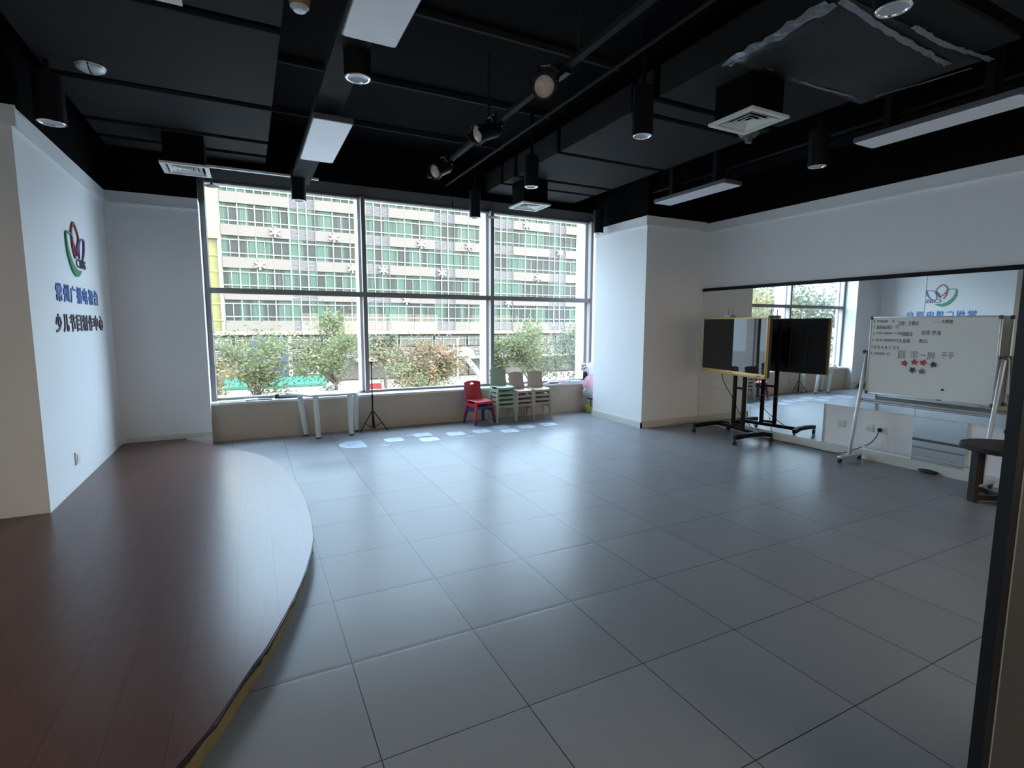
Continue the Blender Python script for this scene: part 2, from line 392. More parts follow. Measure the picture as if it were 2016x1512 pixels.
def text_mesh(body, size, depth=.004, bold=0., align='LEFT', spacing=1.):
    c = bpy.data.curves.new('lettering', 'FONT'); c.body = body; c.size = size; c.extrude = depth/2; c.offset = bold
    c.align_x = align; c.space_character = spacing; c.resolution_u = 4
    t = bpy.data.objects.new('lettering', c); COL.objects.link(t)
    dg = bpy.context.evaluated_depsgraph_get(); dg.update()
    me = bpy.data.meshes.new_from_object(t.evaluated_get(dg))
    bpy.data.objects.remove(t); bpy.data.curves.remove(c); return me
def text_obj(name, body, size, o, ux, uy, m, parent, depth=.004, bold=0., w=None, h=None, align='LEFT', spacing=1.):
    me = text_mesh(body, size, depth, bold, align, spacing)
    vs = me.vertices
    if w and len(vs):
        xs = [v.co.x for v in vs]; ys = [v.co.y for v in vs]; x0, x1, y0, y1 = min(xs), max(xs), min(ys), max(ys)
        for v in vs:
            v.co.x = (v.co.x-x0)/(x1-x0)*w; v.co.y = (v.co.y-y0)/(y1-y0)*(h or size)
    ux = Vector(ux); uy = Vector(uy); nz = ux.cross(uy); o = Vector(o); base = ORG[parent.name] if parent is not None else Vector((0, 0, 0))
    for v in vs: v.co = o + ux*v.co.x + uy*v.co.y + nz*v.co.z - base
    me.materials.clear(); me.materials.append(M[m])
    ob = bpy.data.objects.new(name, me); COL.objects.link(ob); ob.parent = parent; ORG[ob.name] = base; return ob

# ------------------------------------------------------------------ room shell
WT = 3.07            # top of the white paint
ZC = 3.95            # ceiling slab
struct('floor', MB().bx(-3.7, 6.3, -4.7, 5.80, -.12, 0), 'floor', smooth=False)
struct('ceiling', MB().bx(-3.7, 6.3, -4.7, 5.82, ZC, ZC+.15), 'black_paint', smooth=False)
struct('wall_left', MB().bx(-3.6, -1.77, 2.70, 5.80, 0, WT), 'white_wall', smooth=False)
struct('wall_left_upper', MB().bx(-3.6, -1.775, 2.705, 5.80, WT, ZC), 'black_paint', smooth=False)
struct('wall_back', MB().bx(-1.77, -.83, 5.30, 5.80, 0, WT), 'white_wall', smooth=False)
struct('wall_back_upper', MB().bx(-1.775, -.83, 5.305, 5.80, WT, ZC), 'black_paint', smooth=False)
struct('wall_window', MB().bx(-.83, 5.60, 5.43, 5.80, 0, .488), 'beige_wall', smooth=False)
struct('wall_pillar', MB().bx(4.88, 6.25, 3.70, 4.95, 0, 3.12), 'white_wall', smooth=False)
struct('wall_pillar_upper', MB().bx(4.885, 6.25, 3.705, 4.945, 3.12, ZC), 'black_paint', smooth=False)
struct('wall_alcove', MB().bx(5.40, 5.60, 4.95, 5.80, 0, ZC), 'white_wall', smooth=False)
struct('wall_right', MB().bx(6.05, 6.25, -4.7, 3.70, 0, 3.10), 'white_wall', smooth=False)
struct('wall_right_upper', MB().bx(6.055, 6.25, -4.7, 3.70, 3.10, ZC), 'black_paint', smooth=False)
struct('wall_front', MB().bx(-3.7, 6.25, -4.7, -4.5, 0, RW[2]).bx(-3.7, 6.25, -4.7, -4.5, RW[3], ZC).bx(-3.7, RW[0], -4.7, -4.5, RW[2], RW[3]).bx(RW[1], 6.25, -4.7, -4.5, RW[2], RW[3]), 'white_wall', smooth=False)
fr = MB()
for k in range(6): fr.bx(RW[0]+(RW[1]-RW[0])*k/5-.03, RW[0]+(RW[1]-RW[0])*k/5+.03, -4.65, -4.55, RW[2], RW[3])
w2 = struct('added_window_2', fr.bx(RW[0], RW[1], -4.65, -4.55, RW[2], RW[2]+.05).bx(RW[0], RW[1], -4.65, -4.55, RW[3]-.05, RW[3]), 'frame_metal', smooth=False)  # unseen window row added as fill from behind the camera
struct('pane', MB().bx(RW[0], RW[1], -4.604, -4.60, RW[2]+.05, RW[3]-.05), 'warm_fill_glass', w2, smooth=False)
struct('wall_far_left', MB().bx(-3.8, -3.6, -4.7, 5.80, 0, LW[2]).bx(-3.8, -3.6, -4.7, 5.80, LW[3], ZC).bx(-3.8, -3.6, -4.7, LW[0], LW[2], LW[3]).bx(-3.8, -3.6, LW[1], 5.80, LW[2], LW[3]), 'white_wall', smooth=False)
w3 = struct('added_window_3', MB().bx(-3.73, -3.67, LW[0], LW[1], LW[2], LW[2]+.05).bx(-3.73, -3.67, LW[0], LW[1], LW[3]-.05, LW[3]), 'frame_metal', smooth=False)  # unseen side window added to light the right wall
struct('pane', MB().bx(-3.704, -3.70, LW[0], LW[1], LW[2]+.05, LW[3]-.05), 'warm_fill_glass', w3, smooth=False)
# window head beam, beam along the right wall, seams under the slab
struct('beam_window', MB().bx(-.83, 5.40, 5.02, 5.80, 3.385, ZC), 'black_paint', smooth=False)
struct('beam_right', MB().bx(5.02, 5.32, -4.5, 3.70, 3.42, ZC), 'black_paint', smooth=False)
for i, y in enumerate((1.80, 3.07, 4.3)):
    struct('trim_%d' % (i+1), MB().bx(-.0, 2.85, y, y+.03, ZC-.05, ZC), 'duct', smooth=False)
# cornices: a flat band with a small bead under it
def cornice(name, segs):
    mb = MB()
    for a, b, nrm in segs:
        a = Vector(a); b = Vector(b); nrm = Vector(nrm)
        for z0, z1, t in ((2.955, 3.07, .018), (2.935, 2.958, .030)):
            dz = a.z
            p = (a+b)/2 + nrm*t/2; L = (b-a).length
            d = (b-a).normalized(); R = Matrix((d, nrm, d.cross(nrm))).transposed()
            mb.box((p.x, p.y, (z0+z1)/2+dz), (L, t, z1-z0), R)
    return struct(name, mb, 'cornice', smooth=False)
cornice('trim_4', [((-1.77, 2.68, 0), (-1.77, 5.30, 0), (1, 0, 0)), ((-3.6, 2.70, 0), (-1.74, 2.70, 0), (0, -1, 0))])
cornice('trim_5', [((-1.77, 5.30, 0), (-.83, 5.30, 0), (0, -1, 0))])
cornice('trim_6', [((4.88, 3.67, .05), (4.88, 4.95, .05), (-1, 0, 0)), ((4.85, 3.70, .05), (6.05, 3.70, .05), (0, -1, 0))])
cornice('trim_7', [((6.05, -4.5, .03), (6.05, 3.70, .03), (-1, 0, 0))])
# baseboards
def base(name, segs, h=.10, t=.02):
    mb = MB()
    for x0, x1, y0, y1, z in segs:
        mb.bx(x0, x1, y0, y1, z, z+h-.02); 
        cx, cy = (x0+x1)/2, (y0+y1)/2
        mb.bx(x0+(.006 if x1-x0 < .1 else 0), x1, y0+(.006 if y1-y0 < .1 else 0), y1, z+h-.02, z+h)
    return struct(name, mb, 'baseboard', smooth=False)
base('baseboard_pillar', [(4.86, 4.88, 3.68, 4.95, 0), (4.86, 6.05, 3.68, 3.70, 0)])
base('baseboard_right', [(6.015, 6.05, -4.5, 3.68, 0)])
base('baseboard_back', [(-1.77, -.83, 5.285, 5.30, .105)], .06)
# corner bead strip in the back left corner
struct('trim_8', MB().bx(-1.77, -1.735, 5.265, 5.30, .1, 2.93), 'white_wall', smooth=False)

# ------------------------------------------------------------------ window
GY = 5.70
wx = [-.80, 1.215, 3.28, 5.26]; z0, zt, z1 = .52, 1.985, 3.39
win = tag(bpy.data.objects.new('window_1', None), None, None, None, 'structure'); COL.objects.link(win); ORG['window_1'] = Vector((0, 0, 0))
for x, w in zip(wx, (.06, .055, .055, .05)):
    obj('mullion', MB().bx(x-w/2, x+w/2, GY-.115, GY-.10, z0, z1), 'frame_metal', win, smooth=False)
    tag(obj('mullion_body', MB().bx(x-w/2+.001, x+w/2-.001, GY-.10, GY-.012, z0, z1), 'fin', win, smooth=False), 'inner side of the mullion, coloured pale for the window light on it')  # window light on the side faces is put into the pale colour
    obj('gasket', MB().bx(x-w/2-.004, x+w/2+.004, GY-.012, GY+.02, z0, z1), 'frame_metal', win, smooth=False)
obj('transom', MB().bx(wx[0], wx[3], GY-.10, GY+.03, zt-.035, zt+.035), 'frame_metal', win, smooth=False)
obj('bottom_rail', MB().bx(wx[0], wx[3], GY-.05, GY+.04, z0-.002, z0+.032), 'frame_metal', win, smooth=False)
obj('top_rail', MB().bx(wx[0], wx[3], GY-.05, GY+.04, z1-.03, z1), 'frame_metal', win, smooth=False)
for i in range(3):
    for a, b in ((z0+.03, zt-.035), (zt+.035, z1-.03)):
        obj('window_pane', MB().bx(wx[i]+.027, wx[i+1]-.027, GY, GY+.008, a, b), 'glass', win, smooth=False)
for x in wx[1:]:
    obj('outer_fin', MB().bx(x-.055, x+.02, GY+.03, GY+.30, -1, 4.2), 'fin', win, smooth=False)
struct('window_sill_1', MB().bx(-.83, 5.40, 5.395, GY+.04, .488, .5195, .004), 'sill', smooth=False)
tag(obj('curtain_rail', MB().bx(-.83, .55, 4.98, 5.02, 3.385, 3.41), 'white_trim', smooth=False), 'white curtain rail along the window head above the left pane', 'curtain rail')

# ------------------------------------------------------------------ stage platform
H = .11
curve = [(-.74, -.62), (-.63, -.44), (-.535, -.285), (-.41, 0.), (-.35, .125), (-.235, .44), (-.14, .75), (-.058, 1.12), (-.02, 1.40), (0., 1.9), (-.02, 2.63), (-.12, 3.34), (-.30, 3.95), (-.56, 4.38), (-.76, 4.68), (-.93, 4.95), (-1.12, 5.2)]
curve = [(-1.05, -1.05), (-1.7, -1.75), (-2.3, -2.15)][::-1] + curve
def smooth_curve(pts, k=4):
    out = []
    for i in range(len(pts)-1):
        p0 = pts[max(0, i-1)]; p1 = pts[i]; p2 = pts[i+1]; p3 = pts[min(len(pts)-1, i+2)]
        for j in range(k):
            t = j/k
            out.append(tuple(.5*((2*b) + (-a+c)*t + (2*a-5*b+4*c-d)*t*t + (-a+3*b-3*c+d)*t**3) for a, b, c, d in zip(p0, p1, p2, p3)))
    return out + [pts[-1]]
cv = smooth_curve(curve)
stage = thing('stage_platform', (-1.6, 1.5, 0), 'low stage platform with red-brown floorboards and curved front edge', 'stage')
outline = cv + [(-1.12, 5.28), (-1.765, 5.28), (-1.765, 2.695), (-3.595, 2.695), (-3.595, -2.3)]
inner = [(x-.018 if i < len(cv) else x, y) for i, (x, y) in enumerate(outline)]
obj('deck', MB().prism(outline, (0, 0, H-.014), (1, 0, 0), (0, 1, 0), .014), 'wood', stage, smooth=False)
tag(obj('fascia', MB().prism(inner, (0, 0, 0), (1, 0, 0), (0, 1, 0), H-.0142), 'platform_edge', stage, smooth=False), 'raw yellowish edge of the platform')
jag = MB(); rg = random.Random(3); rows = []
for i, (x, y) in enumerate(cv):
    a = Vector(cv[max(0, i-1)]); b = Vector(cv[min(len(cv)-1, i+1)]); d = (b-a).normalized(); nn = Vector((d.y, -d.x))
    e = .002+.007*rg.random()**2; lo = .004+.016*rg.random()**2
    rows.append([jag.bm.verts.new((x+nn.x*q, y+nn.y*q, zz)) for q, zz in ((-.004, H-.004), (e, H-.006), (e, H-.014-lo), (-.004, H-.014-lo))])
for a, b in zip(rows, rows[1:]):
    for k in range(4): jag.bm.faces.new((a[k], a[(k+1) % 4], b[(k+1) % 4], b[k]))
obj('chipped_lip', jag, 'black_plastic', stage, smooth=False)

# ------------------------------------------------------------------ ceiling ducts
def duct(name, label, x0, x1, zb, zt_, secs, loc):
    t = thing(name, loc, label, 'duct')
    for a, b in secs:
        obj('duct_section', MB().bx(x0, x1, a, b, zb, zt_, .006), 'duct', t, smooth=False)
    for (a, b), (c, d) in zip(secs, secs[1:]):
        mb = MB().bx(x0+.03, x1-.03, b, c, zb+.03, zt_-.03); obj('flange_joint', mb, 'black_paint', t, smooth=False)
    return t
duct('air_duct', 'wide flat charcoal air duct above the curved stage', -1.65, -.06, 3.5, 3.78,
     [(-3.4, -1.1), (-1.0, .3), (.4, 1.66), (1.76, 3.08), (3.19, 4.10), (4.20, 4.62), (4.73, 5.01)], (-.85, 1, 3.5))
dr = duct('air_duct', 'wide flat charcoal air duct ending above the pillar by the right wall', 2.90, 4.45, 3.5, 3.76,
     [(-3.4, -.6), (-.5, 1.32), (1.41, 1.62), (1.70, 2.92), (3.0, 3.98), (4.07, 4.40), (4.48, 5.01)], (3.7, 1, 3.5))
# loose black wrap and crumpled foil tape on the near end of the right duct
wrap = MB().grid(lambda u, v: Vector((2.95+1.6*u, -.25+.85*v, 3.49-.035*math.sin(PI*u)*math.sin(PI*v)-.006*math.sin(9*u+5*v))), 14, 10)
tag(obj('duct_wrap', wrap, 'wrap', dr, solid=.004), 'black wrap sagging under the duct')
def strip(name, pts, w, par, seed, zj=.012):
    r = random.Random(seed); mb = MB(); n = 0; P = []
    for i in range(len(pts)-1):
        a = Vector(pts[i]); b = Vector(pts[i+1]); k = max(2, int((b-a).length/.05))
        P += [a+(b-a)*j/k for j in range(k)]
    P.append(Vector(pts[-1]))
    rows = []
    for i, p in enumerate(P):
        d = (P[min(i+1, len(P)-1)]-P[max(0, i-1)]).normalized(); s = Vector((-d.y, d.x, 0)); ww = w*(.8+.35*r.random())
        rows.append([mb.bm.verts.new(p+s*ww*k+Vector((0, 0, -r.random()*zj))*.6) for k in (-.5, -.15, .2, .5)])
    for a, b in zip(rows, rows[1:]):
        for k in range(3): mb.bm.faces.new((a[k], a[k+1], b[k+1], b[k]))
    return obj(name, mb, 'foil', par, solid=.002, smooth=False)
strip('foil_tape', [(2.90, .62, 3.475), (2.86, .2, 3.47), (2.84, -.2, 3.475)], .11, dr, 1, .05)
strip('foil_tape', [(2.88, -.24, 3.47), (3.2, -.21, 3.465), (3.52, -.19, 3.46), (3.9, -.16, 3.465), (4.35, -.13, 3.47)], .045, dr, 2, .02)
strip('foil_tape', [(3.55, -.29, 3.465), (3.95, -.27, 3.465), (4.57, -.30, 3.48)], .04, dr, 3, .02)
strip('foil_tape', [(3.25, .54, 3.485), (3.85, .56, 3.48), (4.5, .54, 3.49)], .025, dr, 4, .006)
strip('foil_tape', [(4.50, .45, 3.488), (4.56, .15, 3.483), (4.62, -.16, 3.488)], .022, dr, 5, .006)
# cable tray and conduits
tray = MB().bx(.22, .43, -3.4, 5.0, 3.31, 3.37)
tag(obj('cable_tray', tray, 'duct', smooth=False), 'straight grey cable tray carrying the two left light panels', 'cable tray')
for a, b, lab in (((2.27, -3.2, 3.52), (2.27, 5.0, 3.52), 'thin black conduit pipe running toward the window beside the right duct'),
                  ((4.95, -3.2, 3.44), (4.95, 5.05, 3.44), 'thin black conduit pipe along the beam over the right wall')):
    tag(obj('conduit_pipe', MB().tube([a, b], .014, 8), 'duct'), lab, 'pipe')

# ------------------------------------------------------------------ light panels
def led_panel(x0, x1, y0, y1, z, lab, top):
    t = thing('ceiling_light', ((x0+x1)/2, (y0+y1)/2, z), lab, 'light panel', 'flat ceiling lights')
    obj('housing', MB().bx(x0, x1, y0, y1, z+.004, z+.05, .004), 'alu_dark', t, smooth=False)
    # frosted face with rounded corners
    r = .022; pts = []
    for cx, cy, a0 in ((x1-.008-r, y1-.008-r, 0), (x0+.008+r, y1-.008-r, 90), (x0+.008+r, y0+.008+r, 180), (x1-.008-r, y0+.008+r, 270)):
        for k in range(5):
            a = math.radians(a0+k*22.5); pts.append((cx+r*math.cos(a), cy+r*math.sin(a)))
    obj('diffuser', MB().prism(pts, (0, 0, z), (1, 0, 0), (0, 1, 0), .006), 'led', t, smooth=False)
    for yy in (y0+.2, y1-.26): obj('hanger', MB().bx(x0+.08, x1-.08, yy, yy+.06, z+.05, top), 'black_metal', t, smooth=False)
led_panel(.195, .515, 2.33, 3.52, 3.2, 'rectangular frosted light panel nearer the window on the left row', 3.315)
led_panel(.205, .525, -.22, .98, 3.2, 'rectangular frosted light panel cut by the top edge of the photo', 3.315)
led_panel(4.68, 4.98, 2.17, 3.36, 3.2, 'rectangular frosted light panel beside the pillar on the right', ZC)
led_panel(4.66, 4.96, -.46, .71, 3.2, 'rectangular frosted light panel nearest the mirror wall, reaching the right edge', ZC)

# ------------------------------------------------------------------ downlights
def downlight(x, y, z, r, h, lab, top=ZC):
    t = thing('ceiling_downlight', (x, y, z), lab, 'downlight', 'black cylinder downlights')
    obj('housing', MB().lathe([(r*.93, 0), (r, .0), (r, h), (0, h)], (x, y, z), 36), 'black_metal', t)
    obj('lens', MB().lathe([(0, .02), (r*.5, .012), (r*.74, .004)], (x, y, z), 36), 'lamp_glass', t)
    obj('trim_ring', MB().lathe([(r*.72, .006), (r*.76, -.002), (r*.86, -.003), (r*.94, .003)], (x, y, z), 36), 'chrome', t)
    obj('stem', MB().tube([(x, y, z+h), (x, y, top)], .02, 8), 'black_metal', t)
DL = [(.37, 1.36, 3.15, .087, .36, 'black cylinder downlight between the two left light panels', 3.312),
      (2.63, 1.21, 3.10, .083, .38, 'black cylinder downlight hanging before the vent with visible rings', ZC),
      (2.59, 3.03, 3.10, .08, .33, 'black cylinder downlight hanging above the small vent near the window', ZC),
      (-1.60, 2.92, 3.05, .095, .34, 'black cylinder downlight near the wall with the flower emblem', ZC),
      (.28, 4.73, 3.05, .085, .36, 'black cylinder downlight in front of the left window pane', ZC),
      (2.60, 4.70, 3.055, .078, .36, 'black cylinder downlight in front of the middle window pane', ZC),
      (4.71, 4.66, 3.0, .08, .36, 'black cylinder downlight at the corner of the white pillar', ZC),
      (4.71, 1.07, 3.10, .087, .33, 'black cylinder downlight between the two right light panels', ZC),
      (2.56, -.71, 3.10, .086, .30, 'black cylinder downlight beside the foil-taped duct at top right', ZC)]
for d in DL: downlight(*d)

# ------------------------------------------------------------------ air vents
def vent(x, y, z, s, lab, top, rings=True):
    t = thing('air_vent', (x, y, z), lab, 'air vent', 'square ceiling vents')
    h = s/2; mb = MB()
    def sq(a, b, za, zb):
        A = [mb.bm.verts.new((x+sx*a, y+sy*a, za)) for sx, sy in ((1, 1), (-1, 1), (-1, -1), (1, -1))]
        B = [mb.bm.verts.new((x+sx*b, y+sy*b, zb)) for sx, sy in ((1, 1), (-1, 1), (-1, -1), (1, -1))]
        for k in range(4): mb.bm.faces.new((A[k], A[(k+1) % 4], B[(k+1) % 4], B[k]))
    sq(h, h, z+.02, z); sq(h, h*.82, z, z); sq(h*.82, h*.80, z, z+.03)
    obj('vent_frame', mb, 'vent_white', t, smooth=False, solid=.003)
    mb = MB()
    for k in range(3):
        a = h*(.70-.19*k); sq(a, a-.028*s/.45-.01, z+.004, z+.03)
    sq(h*.12, h*.02, z+.006, z+.008)
    obj('vent_louver', mb, 'vent_white', t, smooth=False, solid=.003)
    obj('vent_neck', MB().bx(x-h*.84, x+h*.84, y-h*.84, y+h*.84, z+.045, top), 'black_paint', t, smooth=False)
vent(-.86, 4.42, 3.18, .44, 'white square vent close to the left window corner', 3.505)
vent(3.38, .80, 3.2, .43, 'white square vent with stepped rings at centre right', 3.505)
vent(3.22, 4.22, 3.17, .43, 'white square vent just above the third window pane', 3.505)

# ------------------------------------------------------------------ spotlights on a track
tag(obj('light_track', MB().bx(1.665, 1.715, -2.6, 3.95, 3.30, 3.335).tube([(1.69, .75, 3.33), (1.69, .75, ZC)], .012, 8).tube([(1.69, 2.2, 3.33), (1.69, 2.2, ZC)], .012, 8), 'duct', smooth=False),
    'black lighting track bar carrying three spotlights', 'light track')
def spot(y, lens, d, lab):
    d = Vector(d).normalized(); L = Vector(lens); t = thing('track_spotlight', (1.69, y, 3.30), lab, 'spotlight', 'spotlights on the ceiling track')
    obj('lamp_body', MB().lathe([(.0, -.24), (.045, -.235), (.06, -.2), (.065, -.06), (.082, -.01), (.084, .012), (.07, .012)], L, 28, d), 'black_metal', t)
    obj('lens', MB().lathe([(.068, -.004), (.045, .006), (.018, .010), (0, .016)], L, 28, d), 'tan_lens', t)
    side = d.cross(Vector((0, 0, 1))).normalized(); c = L-d*.12; top = Vector((1.69, y, 3.30)); yk = MB()
    for s in (-1, 1):
        yk.bar(c+side*s*.075, c+side*s*.075+Vector((0, 0, .11))+(top-c)*.3, .022, .005)
    p = c+Vector((0, 0, .11))+(top-c)*.3; yk.bar(p-side*.078, p+side*.078, .022, .005)
    yk.tube([p, top], .012, 8)
    obj('yoke', yk, 'black_metal', t, smooth=False)
    obj('track_adapter', MB().bx(1.67, 1.71, y-.07, y+.07, 3.265, 3.302), 'black_metal', t, smooth=False)
    for s in (-1, 1):
        obj('barn_door', MB().bar(L+side*s*.088-d*.02+Vector((0, 0, -.03)), L+side*s*.088+d*.035+Vector((0, 0, .04)), .004, .05), 'black_metal', t, smooth=False)
spot(.95, (1.50, .88, 3.14), (-.55, -.75, -.42), 'track spotlight nearest the camera with round tan lens')
spot(2.02, (1.46, 1.93, 3.15), (-.93, -.12, -.38), 'middle track spotlight turned sideways with bright oval lens')
spot(3.25, (1.49, 3.14, 3.15), (-.80, -.38, -.42), 'track spotlight nearest the window')

# ------------------------------------------------------------------ small ceiling fittings
t = thing('ceiling_lamp', (-.03, .80, 3.2), 'tan cone-shaped ceiling lamp at the top edge of the photo', 'ceiling lamp')
obj('lamp_shade', MB().lathe([(.048, 0), (.055, .05), (.085, .16), (.10, .30), (0, .30)], (-.03, .80, 3.2), 28), 'tan_metal', t)
obj('lamp_glass', MB().lathe([(0, -.02), (.03, -.018), (.047, .0), (.048, .012)], (-.03, .80, 3.2), 28), 'lamp_glass', t)
obj('stem', MB().tube([(-.03, .80, 3.5), (-.03, .80, ZC)], .015, 8), 'black_metal', t)
t = thing('dome_fitting', (-1.33, 2.90, 3.49), 'pale half-dome ceiling fitting under the left duct', 'ceiling fitting')
obj('dome', MB().lathe([(.10, 0), (.09, -.02), (.06, -.035), (0, -.04)], (-1.33, 2.90, 3.498), 28), 'alu', t)
obj('strap', MB().tube([(-1.33, 2.80, 3.49), (-1.33, 2.84, 3.463), (-1.33, 2.90, 3.454), (-1.33, 2.96, 3.463), (-1.33, 3.0, 3.49)], .006, 6), 'black_metal', t)
t = thing('ceiling_speaker', (4.30, 1.64, 3.49), 'small grey round dish fixed under the duct behind the ringed vent', 'ceiling fitting')
obj('dish', MB().lathe([(.0, -.05), (.07, -.045), (.10, -.012), (.10, .0)], (4.30, 1.55, 3.5), 28), 'alu_dark', t)
obj('bracket', MB().bx(4.27, 4.33, 1.53, 1.57, 3.40, 3.46), 'light_edge', t, smooth=False)
for x, y, z, lab in ((-.66, 5.12, 3.20, 'flat round sprinkler disc at the top left window corner'), (3.06, 5.12, 3.18, 'flat round sprinkler disc in front of the second window mullion')):
    t = thing('ceiling_sprinkler', (x, y, z), lab, 'sprinkler', 'disc sprinklers along the window head')
    obj('disc', MB().lathe([(0, .02), (.03, .016), (.085, .003), (.09, 0), (.06, -.010), (0, -.022)], (x, y, z), 28), 'alu_dark', t)
    obj('stem', MB().tube([(x, y, z+.02), (x, y, 3.387)], .012, 8), 'alu_dark', t)
tag(obj('hanging_tape', MB().prism([(0, 0), (.02, -.02), (.012, -.06), (.03, -.10), (.018, -.16), (0, -.12), (-.012, -.08), (.004, -.05)], (2.40, 5.10, 3.388), (1, 0, 0), (0, 0, 1), .004), 'black_plastic', smooth=False),
    'small scrap of black tape dangling from the window head', 'tape')
t = thing('air_vent', (-.70, 1.52, 3.4), 'white square vent only a corner of which shows at the top edge', 'air vent', 'square ceiling vents')
obj('vent_frame', MB().bx(-.98, -.60, 1.05, 1.44, 3.38, 3.40).bx(-.94, -.64, 1.09, 1.40, 3.40, 3.505), 'vent_white', t, smooth=False)

# ------------------------------------------------------------------ emblem and lettering on the left wall
XW = -1.77
def wall2(y, z): return Vector((XW, y, z))
emb = thing('wall_emblem', (XW, 3.97, 2.24), 'lotus-flower emblem of green, red and purple petals over small black letters', 'emblem')
def ribbon(name, pts, ws, m, par):
    # a ribbon of varying width on the wall plane: pts in (y, z)
    P = smooth_curve(pts, 6); Wd = smooth_curve([(w, 0) for w in ws], 6); out_a, out_b = [], []
    for i, (y, z) in enumerate(P):
        a = P[max(0, i-1)]; b = P[min(len(P)-1, i+1)]; d = Vector((b[0]-a[0], b[1]-a[1])).normalized(); n = Vector((-d.y, d.x))
        w = max(.002, Wd[i][0])/2; out_a.append((y+n.x*w, z+n.y*w)); out_b.append((y-n.x*w, z-n.y*w))
    mb = MB()
    out_a = [(y, 2.245+(z-2.245)*.87) for y, z in out_a]; out_b = [(y, 2.245+(z-2.245)*.87) for y, z in out_b]
    A = [[mb.bm.verts.new((XW+k, *p)) for p in out_a] for k in (.0005, .014)]; B = [[mb.bm.verts.new((XW+k, *p)) for p in out_b] for k in (.0005, .014)]
    for i in range(len(P)-1):
        mb.bm.faces.new((A[1][i], A[1][i+1], B[1][i+1], B[1][i])); mb.bm.faces.new((A[0][i], B[0][i], B[0][i+1], A[0][i+1]))
        mb.bm.faces.new((A[0][i], A[0][i+1], A[1][i+1], A[1][i])); mb.bm.faces.new((B[0][i+1], B[0][i], B[1][i], B[1][i+1]))
    for i in (0, len(P)-1): mb.bm.faces.new((A[0][i], A[1][i], B[1][i], B[0][i]))
    return obj(name, mb, m, par, smooth=False)
ribbon('green_petal', [(3.92, 2.345), (3.84, 2.385), (3.73, 2.38), (3.715, 2.30), (3.735, 2.20), (3.79, 2.10), (3.87, 2.02), (3.98, 1.985), (4.12, 2.02)], [.012, .018, .022, .03, .05, .07, .085, .075, .004], 'logo_green', emb)
ribbon('red_petal', [(4.02, 2.20), (3.95, 2.26), (3.885, 2.36), (3.90, 2.44), (3.975, 2.515), (4.05, 2.46), (4.105, 2.37), (4.06, 2.26), (4.02, 2.18)], [.012, .022, .026, .026, .03, .02, .012, .02, .012], 'logo_red', emb)
ribbon('red_stem', [(3.885, 2.34), (3.90, 2.24), (3.95, 2.14)], [.016, .024, .012], 'logo_red', emb)
ribbon('purple_petal', [(4.08, 2.15), (4.09, 2.26), (4.13, 2.34), (4.20, 2.375), (4.285, 2.375), (4.275, 2.29), (4.235, 2.20), (4.17, 2.13)], [.010, .02, .02, .018, .02, .03, .026, .008], 'logo_purple', emb)
ribbon('purple_stem', [(4.00, 2.17), (4.04, 2.27), (4.10, 2.35)], [.010, .022, .016], 'logo_purple', emb)
text_obj('emblem_letters', 'CIBS', .12, (XW+.001, 3.985, 2.075), (0, 1, 0), (0, 0, 1), 'logo_dark', emb, .012, .002, w=.31, h=.085)
def lettering(name, body, y0, y1, z, h, m, lab):
    t = thing(name, (XW, (y0+y1)/2, z), lab, 'wall lettering')
    n = len(body); p = (y1-y0)/n
    for i, ch in enumerate(body):
        text_obj('character', ch, h, (XW+.001, y0+p*i+.04*p, z), (0, 1, 0), (0, 0, 1), m, t, .012, .0035, w=p*.80, h=h)
lettering('wall_lettering', '常州广播电视台', 3.30, 4.70, 1.735, .155, 'logo_blue', 'upper line of blue Chinese characters on the left wall')
lettering('wall_lettering', '少儿节目制作中心', 3.22, 4.82, 1.475, .155, 'logo_dark', 'lower line of dark Chinese characters on the left wall')
def outlet(x, y, z, nrm, w, h, name, lab, m='white_trim', cat='outlet'):
    t = thing(name, (x, y, z), lab, cat)
    if abs(nrm[0]): bx = (.012, w, h)
    else: bx = (w, .012, h)
    c = Vector((x, y, z))+Vector(nrm)*.006
    obj('plate', MB().box(c, bx, None, .003), m, t)
    return t, c+Vector(nrm)*.006
t, c = outlet(XW, 3.46, .365, (1, 0, 0), .12, .115, 'wall_socket', 'white square wall plate low on the emblem wall')
obj('cover', MB().box(c+Vector((.002, 0, 0)), (.006, .075, .07), None, .002), 'white_trim', t)

# ------------------------------------------------------------------ mirrors on the right wall
def mirror(y0, y1, za, zb, lab):
    o = obj('wall_mirror', MB().bx(6.030, 6.0505, y0, y1, za, zb), 'mirror', smooth=False, origin=(6.04, (y0+y1)/2, za))
    tag(o, lab, 'mirror', 'mirror panels on the right wall')
yb = [3.66, 2.715, 2.155, .66, -.9]
mirror(2.717, 3.66, .585, 2.07, 'tall mirror panel against the corner of the pillar')
mirror(2.157, 2.713, .585, 2.07, 'tall narrow mirror panel behind the TV')
mirror(.662, 2.153, .585, 2.07, 'tall wide mirror panel behind the left half of the whiteboard')
mirror(-2.2, .658, .585, 2.07, 'tall mirror panel behind the right half of the whiteboard')
mirror(2.717, 3.66, .10, .581, 'low mirror panel in the corner behind the TV stand')
mirror(1.652, 2.713, .10, .581, 'low mirror panel reflecting the wheels of the TV stand')
mirror(.19, .66, .10, .581, 'low mirror panel between the socket wall and the round table')
tag(obj('mirror_rail', MB().bx(6.015, 6.05, -2.2, 3.68, 2.07, 2.115), 'black_metal', smooth=False), 'black rail along the top of the mirrors', 'mirror rail')
tag(obj('mirror_rail', MB().bx(6.02, 6.0295, .19, .66, .325, .35), 'alu_dark', smooth=False), 'short dark strip across the low mirror by the round table', 'mirror rail')

